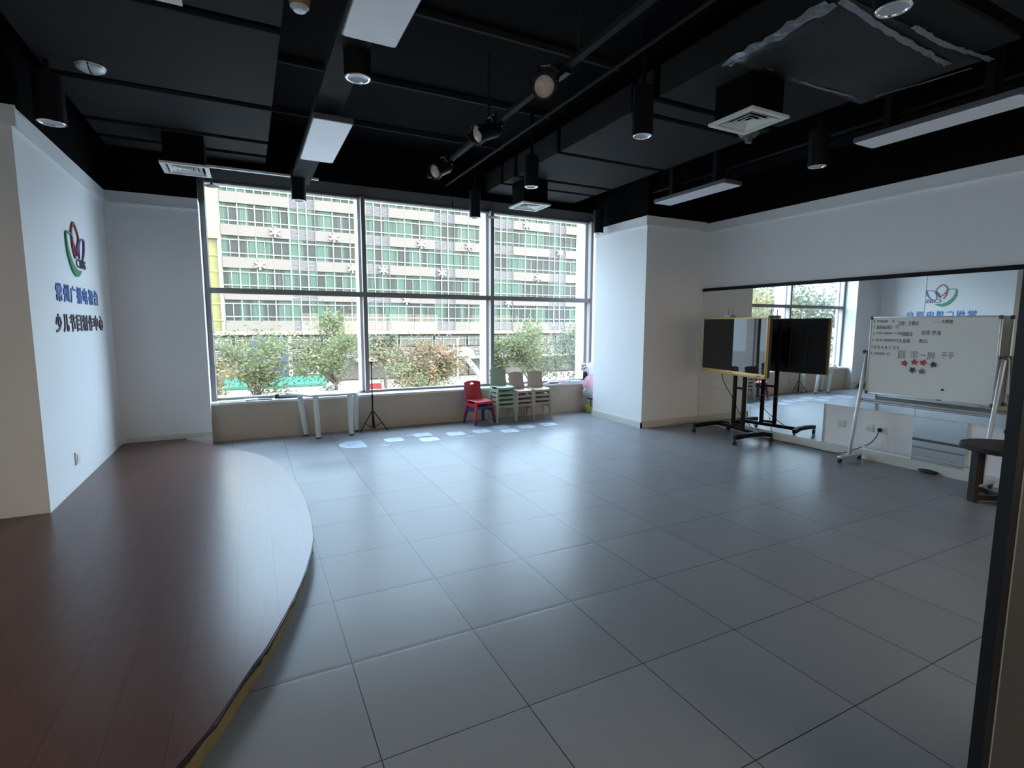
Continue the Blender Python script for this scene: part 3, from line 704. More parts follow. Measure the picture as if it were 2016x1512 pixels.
t, c = outlet(6.05, 1.43, .365, (-1, 0, 0), .085, .085, 'wall_socket', 'blank cream wall plate under the left leg of the whiteboard', 'baseboard')
t, c = outlet(6.05, 1.115, .37, (-1, 0, 0), .085, .085, 'wall_socket', 'white empty wall socket left of the plugged one')
obj('slot', MB().box(c+Vector((-.001, .0, .012)), (.003, .006, .016)).box(c+Vector((-.001, .014, -.014)), (.003, .005, .014)).box(c+Vector((-.001, -.014, -.014)), (.003, .005, .014)), 'alu_dark', t, smooth=False)
t, c = outlet(6.05, .985, .375, (-1, 0, 0), .09, .09, 'wall_socket', 'white wall socket holding a black plug')
cable = thing('power_cable', (6.0, 1.0, .36), 'thin black power cable drooping from the plugged socket to the floor', 'cable')
obj('plug', MB().lathe([(0, -.002), (.022, 0), (.024, .02), (.014, .035), (0, .04)], (6.037, .99, .37), 20, (-1, 0, -.2)), 'black_plastic', cable)
obj('cord', MB().tube(smooth_curve([(6.0, .99, .36), (5.985, .995, .30), (5.98, 1.06, .20), (5.985, 1.2, .11), (5.97, 1.34, .03), (5.955, 1.5, .006), (5.97, 1.75, .006), (5.965, 2.05, .006), (5.93, 2.35, .006), (5.9, 2.45, .08), (5.83, 2.55, .25)], 5), .005, 8), 'black_plastic', cable)
tag(obj('hygrometer', MB().lathe([(0, .012), (.035, .011), (.04, 0)], (6.05, -.12, .55), 28, (-1, 0, 0)), 'alu_dark', origin=(6.05, -.12, .55)), 'small round grey gauge on the white wall above the round table', 'gauge')
tag(obj('marker_case', MB().ball((5.99, .47, .022), .1, (.35, 1, .21), 24), 'black_plastic', origin=(5.99, .47, 0)), 'black oval case lying on the floor against the skirting', 'case')

# ------------------------------------------------------------------ TV on a wheeled stand
A = Vector((5.40, 2.02, 0)); B = Vector((5.62, 3.25, 0)); tvd = (B-A).normalized(); tvn = Vector((tvd.y, -tvd.x, 0))   # tvn points to the wall
TC = (A+B)/2; tw = (B-A).length
R = Matrix((tvd, tvn, Vector((0, 0, 1)))).transposed()
tv = thing('television', TC+Vector((0, 0, .875)), 'large black flat television with gold bezel reflecting the window', 'television')
zb_, zt_ = .878, 1.65
def tvp(s, n, z): return TC + tvd*s + tvn*n + Vector((0, 0, z))
obj('back_case', MB().box(tvp(0, .045, (zb_+zt_)/2), (tw-.02, .05, zt_-zb_-.02), R, .01).box(tvp(0, .085, (zb_+zt_)/2-.05), (tw*.6, .05, .5), R, .012), 'black_plastic', tv)
bz = MB()
bz.box(tvp(0, 0, zt_-.008), (tw, .04, .016), R, .003).box(tvp(-tw/2+.008, 0, (zb_+zt_)/2), (.016, .04, zt_-zb_), R, .003).box(tvp(tw/2-.008, 0, (zb_+zt_)/2), (.016, .04, zt_-zb_), R, .003).box(tvp(0, -.002, zb_+.028), (tw, .044, .056), R, .004)
tag(obj('bezel', bz, 'gold', tv), 'thin gold frame, thicker along the bottom')
obj('screen', MB().box(tvp(0, -.004, (zb_+.05+zt_-.01)/2), (tw-.028, .02, zt_-zb_-.066), R), 'screen', tv, smooth=False)
for q, wq in ((-tw/2+.10, .07), (0, .05)): obj('button', MB().box(tvp(q, -.026, zb_+.03), (wq, .004, .01), R), 'alu_dark', tv, smooth=False)
st = thing('television_stand', TC + tvn*.2, 'black wheeled stand holding up the television', 'television stand')
for s in (-.095, .095):
    obj('post', MB().box(tvp(s+.06, .20, .86), (.05, .035, 1.50), R, .004), 'black_metal', st, smooth=False)
obj('wall_plate', MB().box(tvp(.06, .168, 1.25), (.5, .012, .42), R, .004).box(tvp(-.14, .144, 1.25), (.04, .06, .56), R).box(tvp(.26, .144, 1.25), (.04, .06, .56), R), 'black_metal', st, smooth=False)
obj('brace', MB().box(tvp(.06, .20, .68), (.16, .02, .03), R, .003).box(tvp(.06, .20, .16), (.16, .02, .03), R, .003), 'black_metal', st, smooth=False)
obj('cross_bar', MB().box(tvp(.03, .20, .115), (.86, .055, .045), R, .006), 'black_metal', st, smooth=False)
for s in (-.39, .44):
    lg = MB()
    pts = [tvp(s, .36, .10), tvp(s, .22, .125), tvp(s, .08, .125), tvp(s*1.01, -.08, .115), tvp(s*1.02, -.23, .10)]
    for a, b in zip(pts, pts[1:]): lg.bar(a, b, .055, .055, .006)
    obj('foot', lg, 'black_metal', st, smooth=False)
    for p in (pts[0], pts[-1]):
        obj('caster', MB().tube([p+Vector((0, 0, -.02)), p+Vector((0, 0, -.05))], .012, 10).tube([Vector((p.x, p.y, .03))-tvd*.012, Vector((p.x, p.y, .03))+tvd*.012], .03, 18).box((p.x, p.y, .052), (.03, .05, .012), R), 'black_plastic', st)
rt = thing('wifi_router', tvp(.06, .02, zt_), 'small pale router with two antennas on top of the television', 'router')
obj('router_case', MB().box(tvp(.13, .03, zt_+.022), (.15, .09, .042), R, .012), 'router_grey', rt)
for s in (.09, .18): obj('antenna', MB().tube([tvp(s, .05, zt_+.03), tvp(s, .05, zt_+.13)], .006, 8), 'router_grey', rt)
tag(obj('hanging_cable', MB().tube(smooth_curve([tvp(.30, .08, .9), tvp(.27, .10, .75), tvp(.20, .22, .5), tvp(.08, .235, .32), tvp(-.1, .24, .20), tvp(-.2, .24, .145)], 5), .005, 8), 'black_plastic'), 'black cable hanging down behind the television posts', 'cable')

# ------------------------------------------------------------------ whiteboard on wheels
wbx = 5.905; y0_, y1_ = -.035, 1.115; zb_, zt_ = .785, 1.65
wb = thing('whiteboard', (5.80, .54, 0), 'wheeled whiteboard covered with marker writing in front of the mirrors', 'whiteboard')
wb_o = Vector((wbx, y1_, zb_)); UX = Vector((0, -1, 0)); UZ = Vector((0, 0, 1)); bw = y1_-y0_; bh = zt_-zb_
obj('board', MB().bx(wbx, wbx+.018, y0_+.01, y1_-.01, zb_+.01, zt_-.01), 'board', wb, smooth=False)
obj('board_frame', MB().bx(wbx-.006, wbx+.022, y0_, y1_, zt_-.014, zt_, .002).bx(wbx-.006, wbx+.022, y0_, y1_, zb_, zb_+.018, .002)
    .bx(wbx-.006, wbx+.022, y0_, y0_+.014, zb_+.03, zt_-.03, .002).bx(wbx-.006, wbx+.022, y1_-.014, y1_, zb_+.03, zt_-.03, .002), 'alu', wb)
co = MB()
for yy in (y0_+.012, y1_-.012):
    for zz in (zb_+.015, zt_-.015): co.box((wbx+.007, yy, zz), (.034, .032, .038), None, .008)
obj('corner_cap', co, 'alu_dark', wb)
obj('pen_tray', MB().bx(wbx-.05, wbx-.004, y0_+.10, y0_+.55, zb_-.004, zb_+.004, .002).bx(wbx-.05, wbx-.046, y0_+.10, y0_+.55, zb_, zb_+.014), 'alu', wb, smooth=False)
for yy, s in ((y1_+.03, 1), (y0_-.03, -1)):
    obj('leg', MB().bar((5.74, yy+.05*s*0, .06), (5.945, yy, 1.27), .028, .04, .006), 'alu', wb)
    obj('foot', MB().bar((5.56, yy, .065), (5.96, yy, .065), .05, .03, .008), 'alu', wb)
    obj('pivot_knob', MB().tube([(5.93, yy-.04*s, 1.255), (5.93, yy+.03*s, 1.255)], .012, 12).tube([(5.93, yy+.012*s, 1.255), (5.93, yy+.035*s, 1.255)], .02, 14), 'alu_dark', wb)
    for xx in (5.575, 5.945):
        obj('caster', MB().tube([(xx, yy-.011, .026), (xx, yy+.011, .026)], .026, 18).box((xx, yy, .048), (.03, .034, .012)), 'black_plastic', wb)
for zz, xx, r in ((.70, 5.85, .011), (.72, 5.875, .013), (.20, 5.765, .009)):
    obj('cross_rail', MB().tube([(xx, y0_-.03, zz), (xx, y1_+.03, zz)], r, 10), 'alu', wb)
def wr(body, u, v, size, m='ink', name='writing', w=None):
    # u, v from the board's top left corner, as fractions
    o = wb_o + UX*(u*bw) + UZ*(bh*(1-v)) + Vector((-.0012, 0, 0))
    text_obj(name, body, size, o, UX, UZ, m, wb, .001, 0, w=w, h=size)
for b_, u, v, h_, w_ in (('1', .03, .075, .03, .008), ('04000   4', .06, .075, .028, .17), ('习语：主题式', .24, .11, .045, .20), ('—— 大熊猫', .52, .085, .038, .17),
                        ('2', .03, .14, .03, .014), ('888600', .06, .16, .042, .15), ('①', .225, .145, .032, .032), ('3', .03, .235, .03, .014), ('050 0660 =④', .06, .225, .032, .24), ('中国国宝', .265, .24, .045, .12),
                        ('世界 梦海', .44, .225, .048, .17), ('4', .025, .32, .03, .014), ('50 0 600000⑦', .055, .315, .034, .24), ('大身体', .26, .325, .045, .11), ('黑白', .425, .32, .04, .075),
                        ('5', .025, .40, .03, .014), ('0 0 4 0 C 0 5', .05, .41, .034, .25), ('6', .025, .485, .03, .014), ('20000 ①', .05, .49, .034, .17)):
    wr(b_, u, v, h_, 'ink', w=w_)
for b_, u, v, h_, w_ in (('圆', .265, .52, .085, .07), ('滚', .365, .505, .075, .075), ('~', .445, .475, .018, .05), ('胖', .50, .52, .085, .075), ('乎乎', .605, .495, .07, .11)):
    wr(b_, u, v, h_, 'ink_faint', w=w_)
def star(u, v, r, rot, m, lab):
    o = wb_o + UX*(u*bw) + UZ*(bh*(1-v)); pts = []
    for k in range(10):
        a = math.radians(rot+36*k); rr = r if k % 2 == 0 else r*.52; pts.append((rr*math.cos(a), rr*math.sin(a)))
    mb = MB().prism(pts, o+Vector((-.0015, 0, 0)), UX, UZ, .009)
    tag(obj('star_magnet', mb, m, smooth=False, origin=o), lab, 'magnet', 'star magnets on the whiteboard')
star(.325, .575, .034, 80, 'star_red', 'red star magnet at the left end of the upper row')
star(.405, .555, .034, 88, 'star_red', 'red star magnet second from left in the upper row')
star(.475, .555, .034, 70, 'star_red', 'red star magnet beside the navy one')
star(.555, .57, .034, 100, 'star_navy', 'navy blue star magnet on the whiteboard')
star(.395, .65, .034, -90, 'star_green', 'dark green star magnet under the red ones')
star(.47, .66, .034, 90, 'star_purple', 'purple star magnet under the red ones')
o = wb_o + UX*(.64*bw) + UZ*(bh*.14)
tag(obj('round_magnet', MB().lathe([(0, .01), (.009, .009), (.012, 0)], o+Vector((-.001, 0, 0)), 16, (-1, 0, 0)), 'black_plastic', origin=o), 'tiny round black magnet low on the whiteboard', 'magnet')
mk = thing('marker_pen', (wbx-.024, y0_+.42, zb_+.012), 'white marker pen with black cap lying in the whiteboard tray', 'marker pen')
obj('barrel', MB().tube([(wbx-.026, y0_+.40, zb_+.0125), (wbx-.026, y0_+.32, zb_+.0125)], .008, 10), 'paper', mk)
obj('cap', MB().tube([(wbx-.026, y0_+.45, zb_+.0125), (wbx-.026, y0_+.40, zb_+.0125)], .0085, 10), 'black_plastic', mk)

# ------------------------------------------------------------------ round side table
tcx, tcy, tr_ = 5.57, -.30, .335
rtab = thing('side_table', (tcx, tcy, 0), 'round dark wooden side table with crossed base at the right edge', 'side table')
obj('tabletop', MB().lathe([(0, .46), (tr_-.006, .46), (tr_, .466), (tr_, .494), (tr_-.006, .5), (0, .5)], (tcx, tcy, 0), 48), 'darkwood', rtab)
for k in range(4):
    a = math.radians(152+90*k); p = Vector((tcx+.275*math.cos(a), tcy+.275*math.sin(a), 0))
    Rz = Matrix.Rotation(a, 3, 'Z')
    obj('leg', MB().box((p.x, p.y, .23), (.035, .075, .46), Rz, .003), 'darkwood', rtab, smooth=False)
for a in (152, 242):
    d = Vector((math.cos(math.radians(a)), math.sin(math.radians(a)), 0))*.27; c = Vector((tcx, tcy, .035 if a == 152 else .0352))
    obj('stretcher', MB().bar(c-d, c+d, .035, .045, .003), 'darkwood', rtab, smooth=False)

# ------------------------------------------------------------------ door leaf at the right edge, close to the camera
P0 = Vector((1.4156, -1.7353, 0)); rv = Vector((math.cos(yaw), -math.sin(yaw), 0)); fv = Vector((math.sin(yaw), math.cos(yaw), 0))
RD = Matrix((rv, fv, Vector((0, 0, 1)))).transposed()
dr_ = tag(bpy.data.objects.new('door_1', None), None, None, None, 'structure'); COL.objects.link(dr_); ORG['door_1'] = Vector((0, 0, 0))
obj('seal_strip', MB().box(P0+rv*.010+fv*.02+Vector((0, 0, 1.35)), (.020, .04, 2.7), RD), 'black_metal', dr_, smooth=False)
obj('edge_bead', MB().box(P0+rv*.0225+fv*.018+Vector((0, 0, 1.35)), (.004, .038, 2.7), RD), 'light_edge', dr_, smooth=False)
obj('door_panel', MB().box(P0+rv*.425+fv*.025+Vector((0, 0, 1.35)), (.80, .03, 2.7), RD), 'grey_panel', dr_, smooth=False)

# ------------------------------------------------------------------ stacks of children's chairs
def chair_parts(t, m, hole=False):
    # origin at the floor centre, front is -Y
    def seat(u, v):
        x = (u-.5)*.27; y = (v-.5)*.26; e = 1-.10*max(0, abs(u-.5)*2-.6)
        z = .275 - .012*math.cos((u-.5)*PI)*math.sin(v*PI)*1.0 - .02*max(0, .18-v)/.18
        return Vector((x*(1-.06*v), y*e, z))
    obj('seat', MB().grid(seat, 10, 10), m, t, solid=.014)
    def back(u, v):
        w = .265 - .03*math.sin(PI*min(1, (1-v)*1.1)) ; x = (u-.5)*w
        top = 0 if v < .85 else -.05*(abs(u-.5)*2)**3*(v-.85)/.15
        return Vector((x, .125+.055*v+.03*(1-4*(u-.5)**2)*.6, .275+.275*v+top*.6))
    obj('backrest', MB().grid(back, 16, 20, (lambda u, v: ((u-.5)/.12)**2+((v-.84)/.05)**2 < 1) if hole else None), m, t, solid=.012)
    for sx in (-1, 1):
        for sy, yt, yb in ((-1, -.10, -.135), (1, .10, .15)):
            mb = MB(); a = Vector((sx*.118, yt, .268)); b = Vector((sx*.152, yb, 0.0)); n = 5
            for k in range(n):
                p = a.lerp(b, k/n); q = a.lerp(b, (k+1)/n); w = .042-.018*(k+.5)/n
                mb.bar(p, q, .022, w, 0, Vector((0, 1, 0)))
            obj('leg', mb, m, t, smooth=False)
        obj('side_rail', MB().bar((sx*.128, -.105, .215), (sx*.128, .105, .215), .014, .05), m, t, smooth=False)
    obj('apron', MB().box((0, -.118, .25), (.235, .014, .035), None, .004), m, t)
PITCH = .072
ordw = {0: 'bottom', 1: 'second from the bottom', 2: 'third from the bottom', 3: 'fourth from the bottom'}
def stack(x, y, rz, mats, desc, grp):
    n = len(mats); protos = {}
    for k, m in enumerate(mats):
        col = {'green_p': 'sage green', 'tan_p': 'tan', 'red_p': 'red', 'blue_p': 'dark blue'}[m]
        where = 'topmost' if k == n-1 else ordw[k]
        lab = '%s plastic child chair, %s of the %s' % (col, where, desc)
        if m not in CH:
            t = thing('child_chair', (0, 0, 0), lab, 'chair', grp); chair_parts(t, m, m == 'red_p'); CH[m] = t
        else:
            t = copy_tree(CH[m]); tag(t, lab, 'chair', grp)
        t.location = (x, y, PITCH*k+.0045); t.rotation_euler = (0, 0, rz)
        t.scale = (1.22, 1.15, 1.06) if m in ('red_p', 'blue_p') else (1.12, 1.0, 1.0)
CH = {}
stack(2.84, 5.12, math.radians(12), ['blue_p', 'red_p'], 'two-chair stack nearest the tripod', 'red and blue chairs under the window')
stack(3.24, 5.12, math.radians(2), ['green_p']*5, 'green stack', 'green chairs stacked under the window')
stack(3.58, 5.13, math.radians(3), ['tan_p']*4, 'tan stack beside the green chairs', 'tan chairs stacked under the window')
stack(3.94, 5.17, math.radians(-3), ['tan_p']*4, 'tan stack at the right end', 'tan chairs in the right end stack')

# ------------------------------------------------------------------ activity table by the window
tb = thing('activity_table', (.64, 5.2, 0), 'pale trapezoid table with four thick legs under the window', 'table')
top = [(.06, 5.38), (.34, 4.96), (.93, 4.96), (1.10, 5.38)]
obj('tabletop', MB().prism(top, (0, 0, .585), (1, 0, 0), (0, 1, 0), .025), 'table_top', tb, smooth=False)
for x0, y0, x1, y1 in ((.235, 5.31, .30, 5.33), (.41, 5.03, .435, 5.07), (.855, 5.03, .87, 5.09), (.98, 5.31, .985, 5.33)):
    leg = MB().tube([(x0, y0, .585), (x1, y1, .02)], .033, 20, radii=[.036, .032]); lo = obj('leg', leg, 'table_leg', tb)
    obj('leg_cap', MB().tube([(x1, y1, .02), (x1, y1, 0)], .033, 20), 'black_plastic', lo)
tag(obj('paper_sheet', MB().box((.50, 5.10, .6115), (.24, .17, .003), Matrix.Rotation(.15, 3, 'Z')), 'bluefolder', smooth=False), 'pale blue sheet of paper at the left of the white table', 'paper')
tag(obj('paper_sheet', MB().box((.70, 5.12, .612), (.17, .15, .004), Matrix.Rotation(-.1, 3, 'Z')), 'paper', smooth=False), 'white sheet of paper in the middle of the white table', 'paper')
hk = MB().tube(smooth_curve([(.60, 5.20, .612), (.60, 5.20, .68), (.615, 5.20, .70), (.635, 5.20, .70), (.65, 5.20, .68), (.65, 5.20, .612)], 4), .007, 8)
tag(obj('wire_stand', hk, 'paper'), 'small white arch-shaped stand on the white table', 'stand')

# ------------------------------------------------------------------ tripod stand
tp = thing('tripod_stand', (1.21, 5.33, 0), 'slim black tripod stand in front of the first window mullion', 'tripod')
bx_, by_ = 1.21, 5.27
obj('pole', MB().tube([(bx_, by_, .05), (bx_, by_, .52)], .012, 12).tube([(bx_, by_, .50), (bx_, by_, 1.0)], .008, 10).tube([(bx_, by_, .50), (bx_, by_, .53)], .017, 12), 'black_metal', tp)
obj('pole_head', MB().tube([(bx_-.03, by_, 1.0), (bx_+.02, by_, 1.0)], .012, 10), 'black_metal', tp)
obj('collar', MB().tube([(bx_, by_, .255), (bx_, by_, .295)], .022, 14), 'black_plastic', tp)
for a in (200, 335, 65):
    d = Vector((math.cos(math.radians(a)), math.sin(math.radians(a)), 0))
    l_ = .21 if a != 65 else .12
    q = Vector((bx_, by_, 0))+d*l_
    obj('leg', MB().tube([Vector((bx_, by_, .28))+d*.02, Vector((q.x, q.y, .006))], .007, 8), 'black_metal', tp)
    obj('brace', MB().tube([Vector((bx_, by_, .04))+d*.01, (Vector((bx_, by_, .28))*.42+q*.58)], .005, 8), 'black_metal', tp)

# ------------------------------------------------------------------ things on the sill
sz = .520
def flat(name, x, y, z, sx, sy, sz_, rot, m, lab, cat):
    tag(obj(name, MB().box((x, y, z+sz_/2), (sx, sy, sz_), Matrix.Rotation(rot, 3, 'Z'), min(.002, sz_/3)), m, smooth=False), lab, cat)
flat('paper_stack', -.60, 5.475, sz, .30, .10, .012, .02, 'paper', 'white papers lying at the left end of the sill', 'paper')
flat('plastic_bag', -.36, 5.47, sz, .16, .09, .022, .2, 'paper', 'crumpled white plastic bag on the left of the sill', 'bag')
cam_t = thing('folded_tripod', (.05, 5.46, sz), 'folded black tripod lying on the sill left of the table', 'tripod')
obj('leg_bundle', MB().tube([(-.03, 5.46, sz+.022), (.28, 5.47, sz+.018)], .018, 10, radii=[.02, .012]), 'black_plastic', cam_t)
obj('head', MB().ball((-.05, 5.46, sz+.028), .024, (1.2, 1, 1), 12).box((-.04, 5.46, sz+.06), (.05, .03, .02), None, .005), 'black_plastic', cam_t)
flat('document_folder', -.20, 5.485, sz, .20, .08, .014, 0, 'blackfolder', 'dark folder lying between the bag and the folded tripod', 'folder')
flat('document_folder', 4.34, 5.46, sz, .30, .08, .012, .1, 'blackfolder', 'black folder under the pink one on the right sill', 'folder')
flat('document_folder', 4.52, 5.48, sz+.0125, .40, .10, .022, -.06, 'pinkfolder', 'pink folder lying on the right of the sill', 'folder')
flat('document_folder', 4.86, 5.47, sz, .26, .12, .03, .08, 'bluefolder', 'pale blue folder at the right end of the sill', 'folder')

# ------------------------------------------------------------------ corner behind the pillar
bn = thing('plastic_basin', (5.07, 5.24, 0), 'lime green plastic basin on the floor behind the pillar', 'basin')
obj('bowl', MB().lathe([(0, .004), (.10, .004), (.125, .10), (.135, .105), (.135, .112), (.118, .105), (.095, .012), (0, .012)], (5.07, 5.24, 0), 32), 'lime', bn)
sp = thing('costume_bundle', (5.05, 5.28, .45), 'pink and grey soft costume bundle hanging in the corner behind the pillar', 'costume')
rg = random.Random(5); mb = MB()
def lump(c, r, sq, seed):
    rr = random.Random(seed); ph = [rr.random()*6 for _ in range(4)]
    def f(u, v):
        th = u*2*PI; p = v*PI; k = 1+.10*math.sin(5*th+ph[0])*math.sin(p)+.07*math.sin(9*th+ph[1]+3*p)
        return Vector(c)+Vector((r*sq[0]*k*math.sin(p)*math.cos(th), r*sq[1]*k*math.sin(p)*math.sin(th), r*sq[2]*math.cos(p)))
    return f
obj('pink_cloth', MB().grid(lump((5.06, 5.25, .49), .15, (.95, .8, 1.25), 1), 36, 18), 'pink', sp)
obj('grey_ruffle', MB().grid(lump((5.04, 5.24, .36), .14, (1.0, .85, .85), 2), 36, 16), 'greyfur', sp)
obj('dark_hem', MB().grid(lump((5.06, 5.25, .28), .10, (1.0, .85, .6), 3), 30, 12), 'black_plastic', sp)
obj('pale_hood', MB().grid(lump((5.07, 5.28, .74), .10, (.75, .7, 1.5), 4), 30, 16), 'paper', sp)
tag(obj('support_rod', MB().tube([(5.12, 5.34, .0), (5.12, 5.34, .85)], .008, 8), 'black_metal', sp), 'thin black rod')
cd = thing('picture_card', (4.98, 5.33, .78), 'white card with red flowers leaning in the corner behind the pillar', 'card')
obj('card', MB().box((4.98, 5.37, .80), (.14, .006, .14), Matrix.Rotation(.1, 3, 'Y')), 'paper', cd, smooth=False)
fl = MB()
for dx, dz, r in ((-.03, .02, .022), (.02, .035, .018), (.0, -.03, .02), (.035, -.015, .014), (-.045, -.035, .012)):
    fl.lathe([(0, .001), (r, 0)], (4.98+dx, 5.366, .80+dz), 9, (0, -1, 0))
obj('flower_print', fl, 'star_red', cd)
bk = MB().prism([(-.055, -.07), (.03, -.075), (.045, -.01), (.09, .02), (.05, .05), (.045, .085), (.0, .055), (-.055, .05)], (4.99, 5.335, .655), (1, 0, 0), (0, 0, 1), .006)
tag(obj('paper_sign', bk, 'blackfolder', smooth=False), 'black cut-out card below the flower card in the corner', 'card')

# ------------------------------------------------------------------ hopscotch stickers on the floor
def rpad(x, y, w, h, r=.045):
    pts = []
    for cx, cy, a0 in ((x+w/2-r, y+h/2-r, 0), (x-w/2+r, y+h/2-r, 90), (x-w/2+r, y-h/2+r, 180), (x+w/2-r, y-h/2+r, 270)):
        for k in range(6):
            a = math.radians(a0+k*18); pts.append((cx+r*math.cos(a), cy+r*math.sin(a)))
    return pts
pads = [(1.33, 4.53, 'pale square floor sticker next to the D-shaped one'), (1.77, 4.68, 'pale square floor sticker of the left pair, nearer the window'), (1.77, 4.36, 'pale square floor sticker of the left pair, nearer the camera'),
        (2.22, 4.54, 'pale square floor sticker right of the left pair'), (2.62, 4.54, 'pale square floor sticker left of the right pair'), (3.0, 4.71, 'pale square floor sticker of the right pair, nearer the window'),
        (3.0, 4.39, 'pale square floor sticker of the right pair, nearer the camera'), (3.37, 4.56, 'pale square floor sticker right of the right pair'), (3.77, 4.58, 'pale square floor sticker at the far right end')]
for x, y, lab in pads:
    t = thing('floor_sticker', (x, y, 0), lab, 'floor sticker', 'hopscotch floor stickers')
    obj('pad', MB().prism(rpad(x, y, .25, .23), (0, 0, .0005), (1, 0, 0), (0, 1, 0), .0015), 'sticker', t, smooth=False)
    obj('printed_mark', MB().bx(x-.05, x+.05, y+.01, y+.025, .002, .0024).bx(x-.045, x+.03, y-.03, y-.015, .002, .0024), 'sticker_mark', t, smooth=False)
t = thing('floor_sticker', (.77, 4.48, 0), 'pale D-shaped floor sticker below the table', 'floor sticker', 'hopscotch floor stickers')
dp = [(.93, 4.27), (.93, 4.70)] + [(.82-.21*math.sin(math.radians(a)), 4.485+.215*math.cos(math.radians(a))) for a in range(0, 181, 15)]
obj('pad', MB().prism(dp[::-1], (0, 0, .0005), (1, 0, 0), (0, 1, 0), .0015), 'sticker', t, smooth=False)
obj('printed_mark', MB().bx(.70, .86, 4.52, 4.54, .002, .0024).bx(.72, .84, 4.42, 4.44, .002, .0024).bx(.72, .74, 4.44, 4.52, .002, .0024), 'sticker_mark', t, smooth=False)
for x, y, lab in ((1.16, 4.26, 'small white tape strip in front of the first square sticker'), (1.60, 4.73, 'small white tape strip left of the left sticker pair'), (2.35, 4.30, 'small white tape strip between the two sticker pairs'),
                  (2.81, 4.75, 'small white tape strip left of the right sticker pair'), (3.88, 4.82, 'small white tape strip by the right end chairs')):
    tag(obj('tape_strip', MB().prism(rpad(x, y, .11, .035, .01), (0, 0, .0005), (1, 0, 0), (0, 1, 0), .001), 'sticker', smooth=False, origin=(x, y, 0)), lab, 'tape strip', 'white tape strips by the stickers')

# ------------------------------------------------------------------ outdoors: ground, building opposite
GZ = -5.0
struct('ground', MB().bx(-90, 110, -80, 120, GZ-.3, GZ), 'asphalt', smooth=False)
struct('wall_outer', MB().bx(-3.8, 6.3, 5.74, 5.80, GZ, -.12), 'beige_wall', smooth=False)
FY = 60.
bld = thing('office_building', (20, FY, GZ), 'pale office building across the street with green curtained window bands and star ornaments', 'building')
obj('wall', MB().bx(-7, 54, FY+.35, FY+14, GZ, 19.2), 'spandrel', bld, smooth=False)
heads = [17.15, 13.87, 10.59, 7.31, 4.03]
units = [('bay', -2.43, 4.11, 4)]
for i in range(6):
    s = 4.15+8.13*i
    units.append(('louv', s, s+2.62, 3)); units.append(('bay', s+2.62, s+8.13, 3))
proto = {}
def win_unit(kind, x0, x1, n, zh):
    key = (kind, round(x1-x0, 2), n)
    if key not in proto:
        w = x1-x0; f = MB(); t = .055
        for k in range(n+1): f.bx(k*w/n-t, k*w/n+t, -.12, .02, -2.18, 0)
        f.bx(0, w, -.10, .02, -.41-t, -.41+t); f.bx(0, w, -.10, .02, -1.77-t, -1.77+t)
        if kind == 'bay':
            for k in range(n): f.bx((k+.5)*w/n-.035, (k+.5)*w/n+.035, -.08, .02, -2.18, -.41)
        fo = obj('window', f, 'aqua_frame', None, smooth=False)
        po_ = obj('pane', MB().bx(0, w, .0, .06, -2.18, 0), 'fglass', None, smooth=False)
        po_.parent = fo; fo.parent = bld; proto[key] = fo; c = fo
    else:
        c = copy_tree(proto[key], bld)
    c.location = Vector((x0, FY, zh))-ORG[bld.name]
    return c
def panel_unit(kind, x0, x1, n, za, zb):
    key = ('p'+kind, round(x1-x0, 2), n)
    if key not in proto:
        w = x1-x0; h = zb-za
        if kind == 'bay':
            f = MB().bx(0.02, w-.02, -.22, .3, 0, h)
            for k in range(1, n): f.bx(k*w/n-.02, k*w/n+.02, -.23, -.2, 0, h)
            o = obj('spandrel', f, 'spandrel', None, smooth=False)
        else:
            f = MB()
            for k in range(8): f.box((w/2, -.02, h*(k+.5)/8), (w, .10, h/8*.62), Matrix.Rotation(.5, 3, 'X'))
            for k in range(n+1): f.bx(k*w/n-.05, k*w/n+.05, -.13, .02, 0, h)
            o = obj('louver', f, 'louver', None, smooth=False)
            bk_ = obj('louver_backing', MB().bx(0, w, .05, .1, 0, h), 'louver_dark', None, smooth=False); bk_.parent = o
        o.parent = bld; proto[key] = o; c = o
    else: c = copy_tree(proto[key], bld)
    c.location = Vector((x0, FY, za))-ORG[bld.name]
for zh in heads:
    for kind, x0, x1, n in units:
        win_unit(kind, x0, x1, n, zh); panel_unit(kind, x0, x1, n, zh-3.28, zh-2.18)
for kind, x0, x1, n in units: panel_unit(kind, x0, x1, n, heads[0], heads[0]+1.1)
# end wing, golden sunlight put into its yellow colours, and white columns
obj('end_wing', MB().bx(-7, -2.62, FY-.5, FY+.4, 10.15, 19), 'sun_tinted_wing', bld, smooth=False)
yw = MB()
for k in range(5): yw.bx(-7+k*1.1-.06, -7+k*1.1+.06, FY-.1, FY+.02, .3, 10.15)
for z in (1.9, 3.6, 5.2, 6.9, 8.5): yw.bx(-7, -2.6, FY-.08, FY+.02, z-.06, z+.06)
obj('wing_frame', yw, 'sun_tinted_wing', bld, smooth=False)
obj('wing_glass', MB().bx(-7, -2.6, FY+.02, FY+.1, .3, 10.15), 'fglass_sun_tinted', bld, smooth=False)
obj('column', MB().bx(-2.75, -2.43, FY-.35, FY+.1, .3, 19), 'white_col', bld, smooth=False)
obj('soffit', MB().bx(-7, 54, FY-.6, FY+.4, .35, .74), 'white_col', bld, smooth=False)
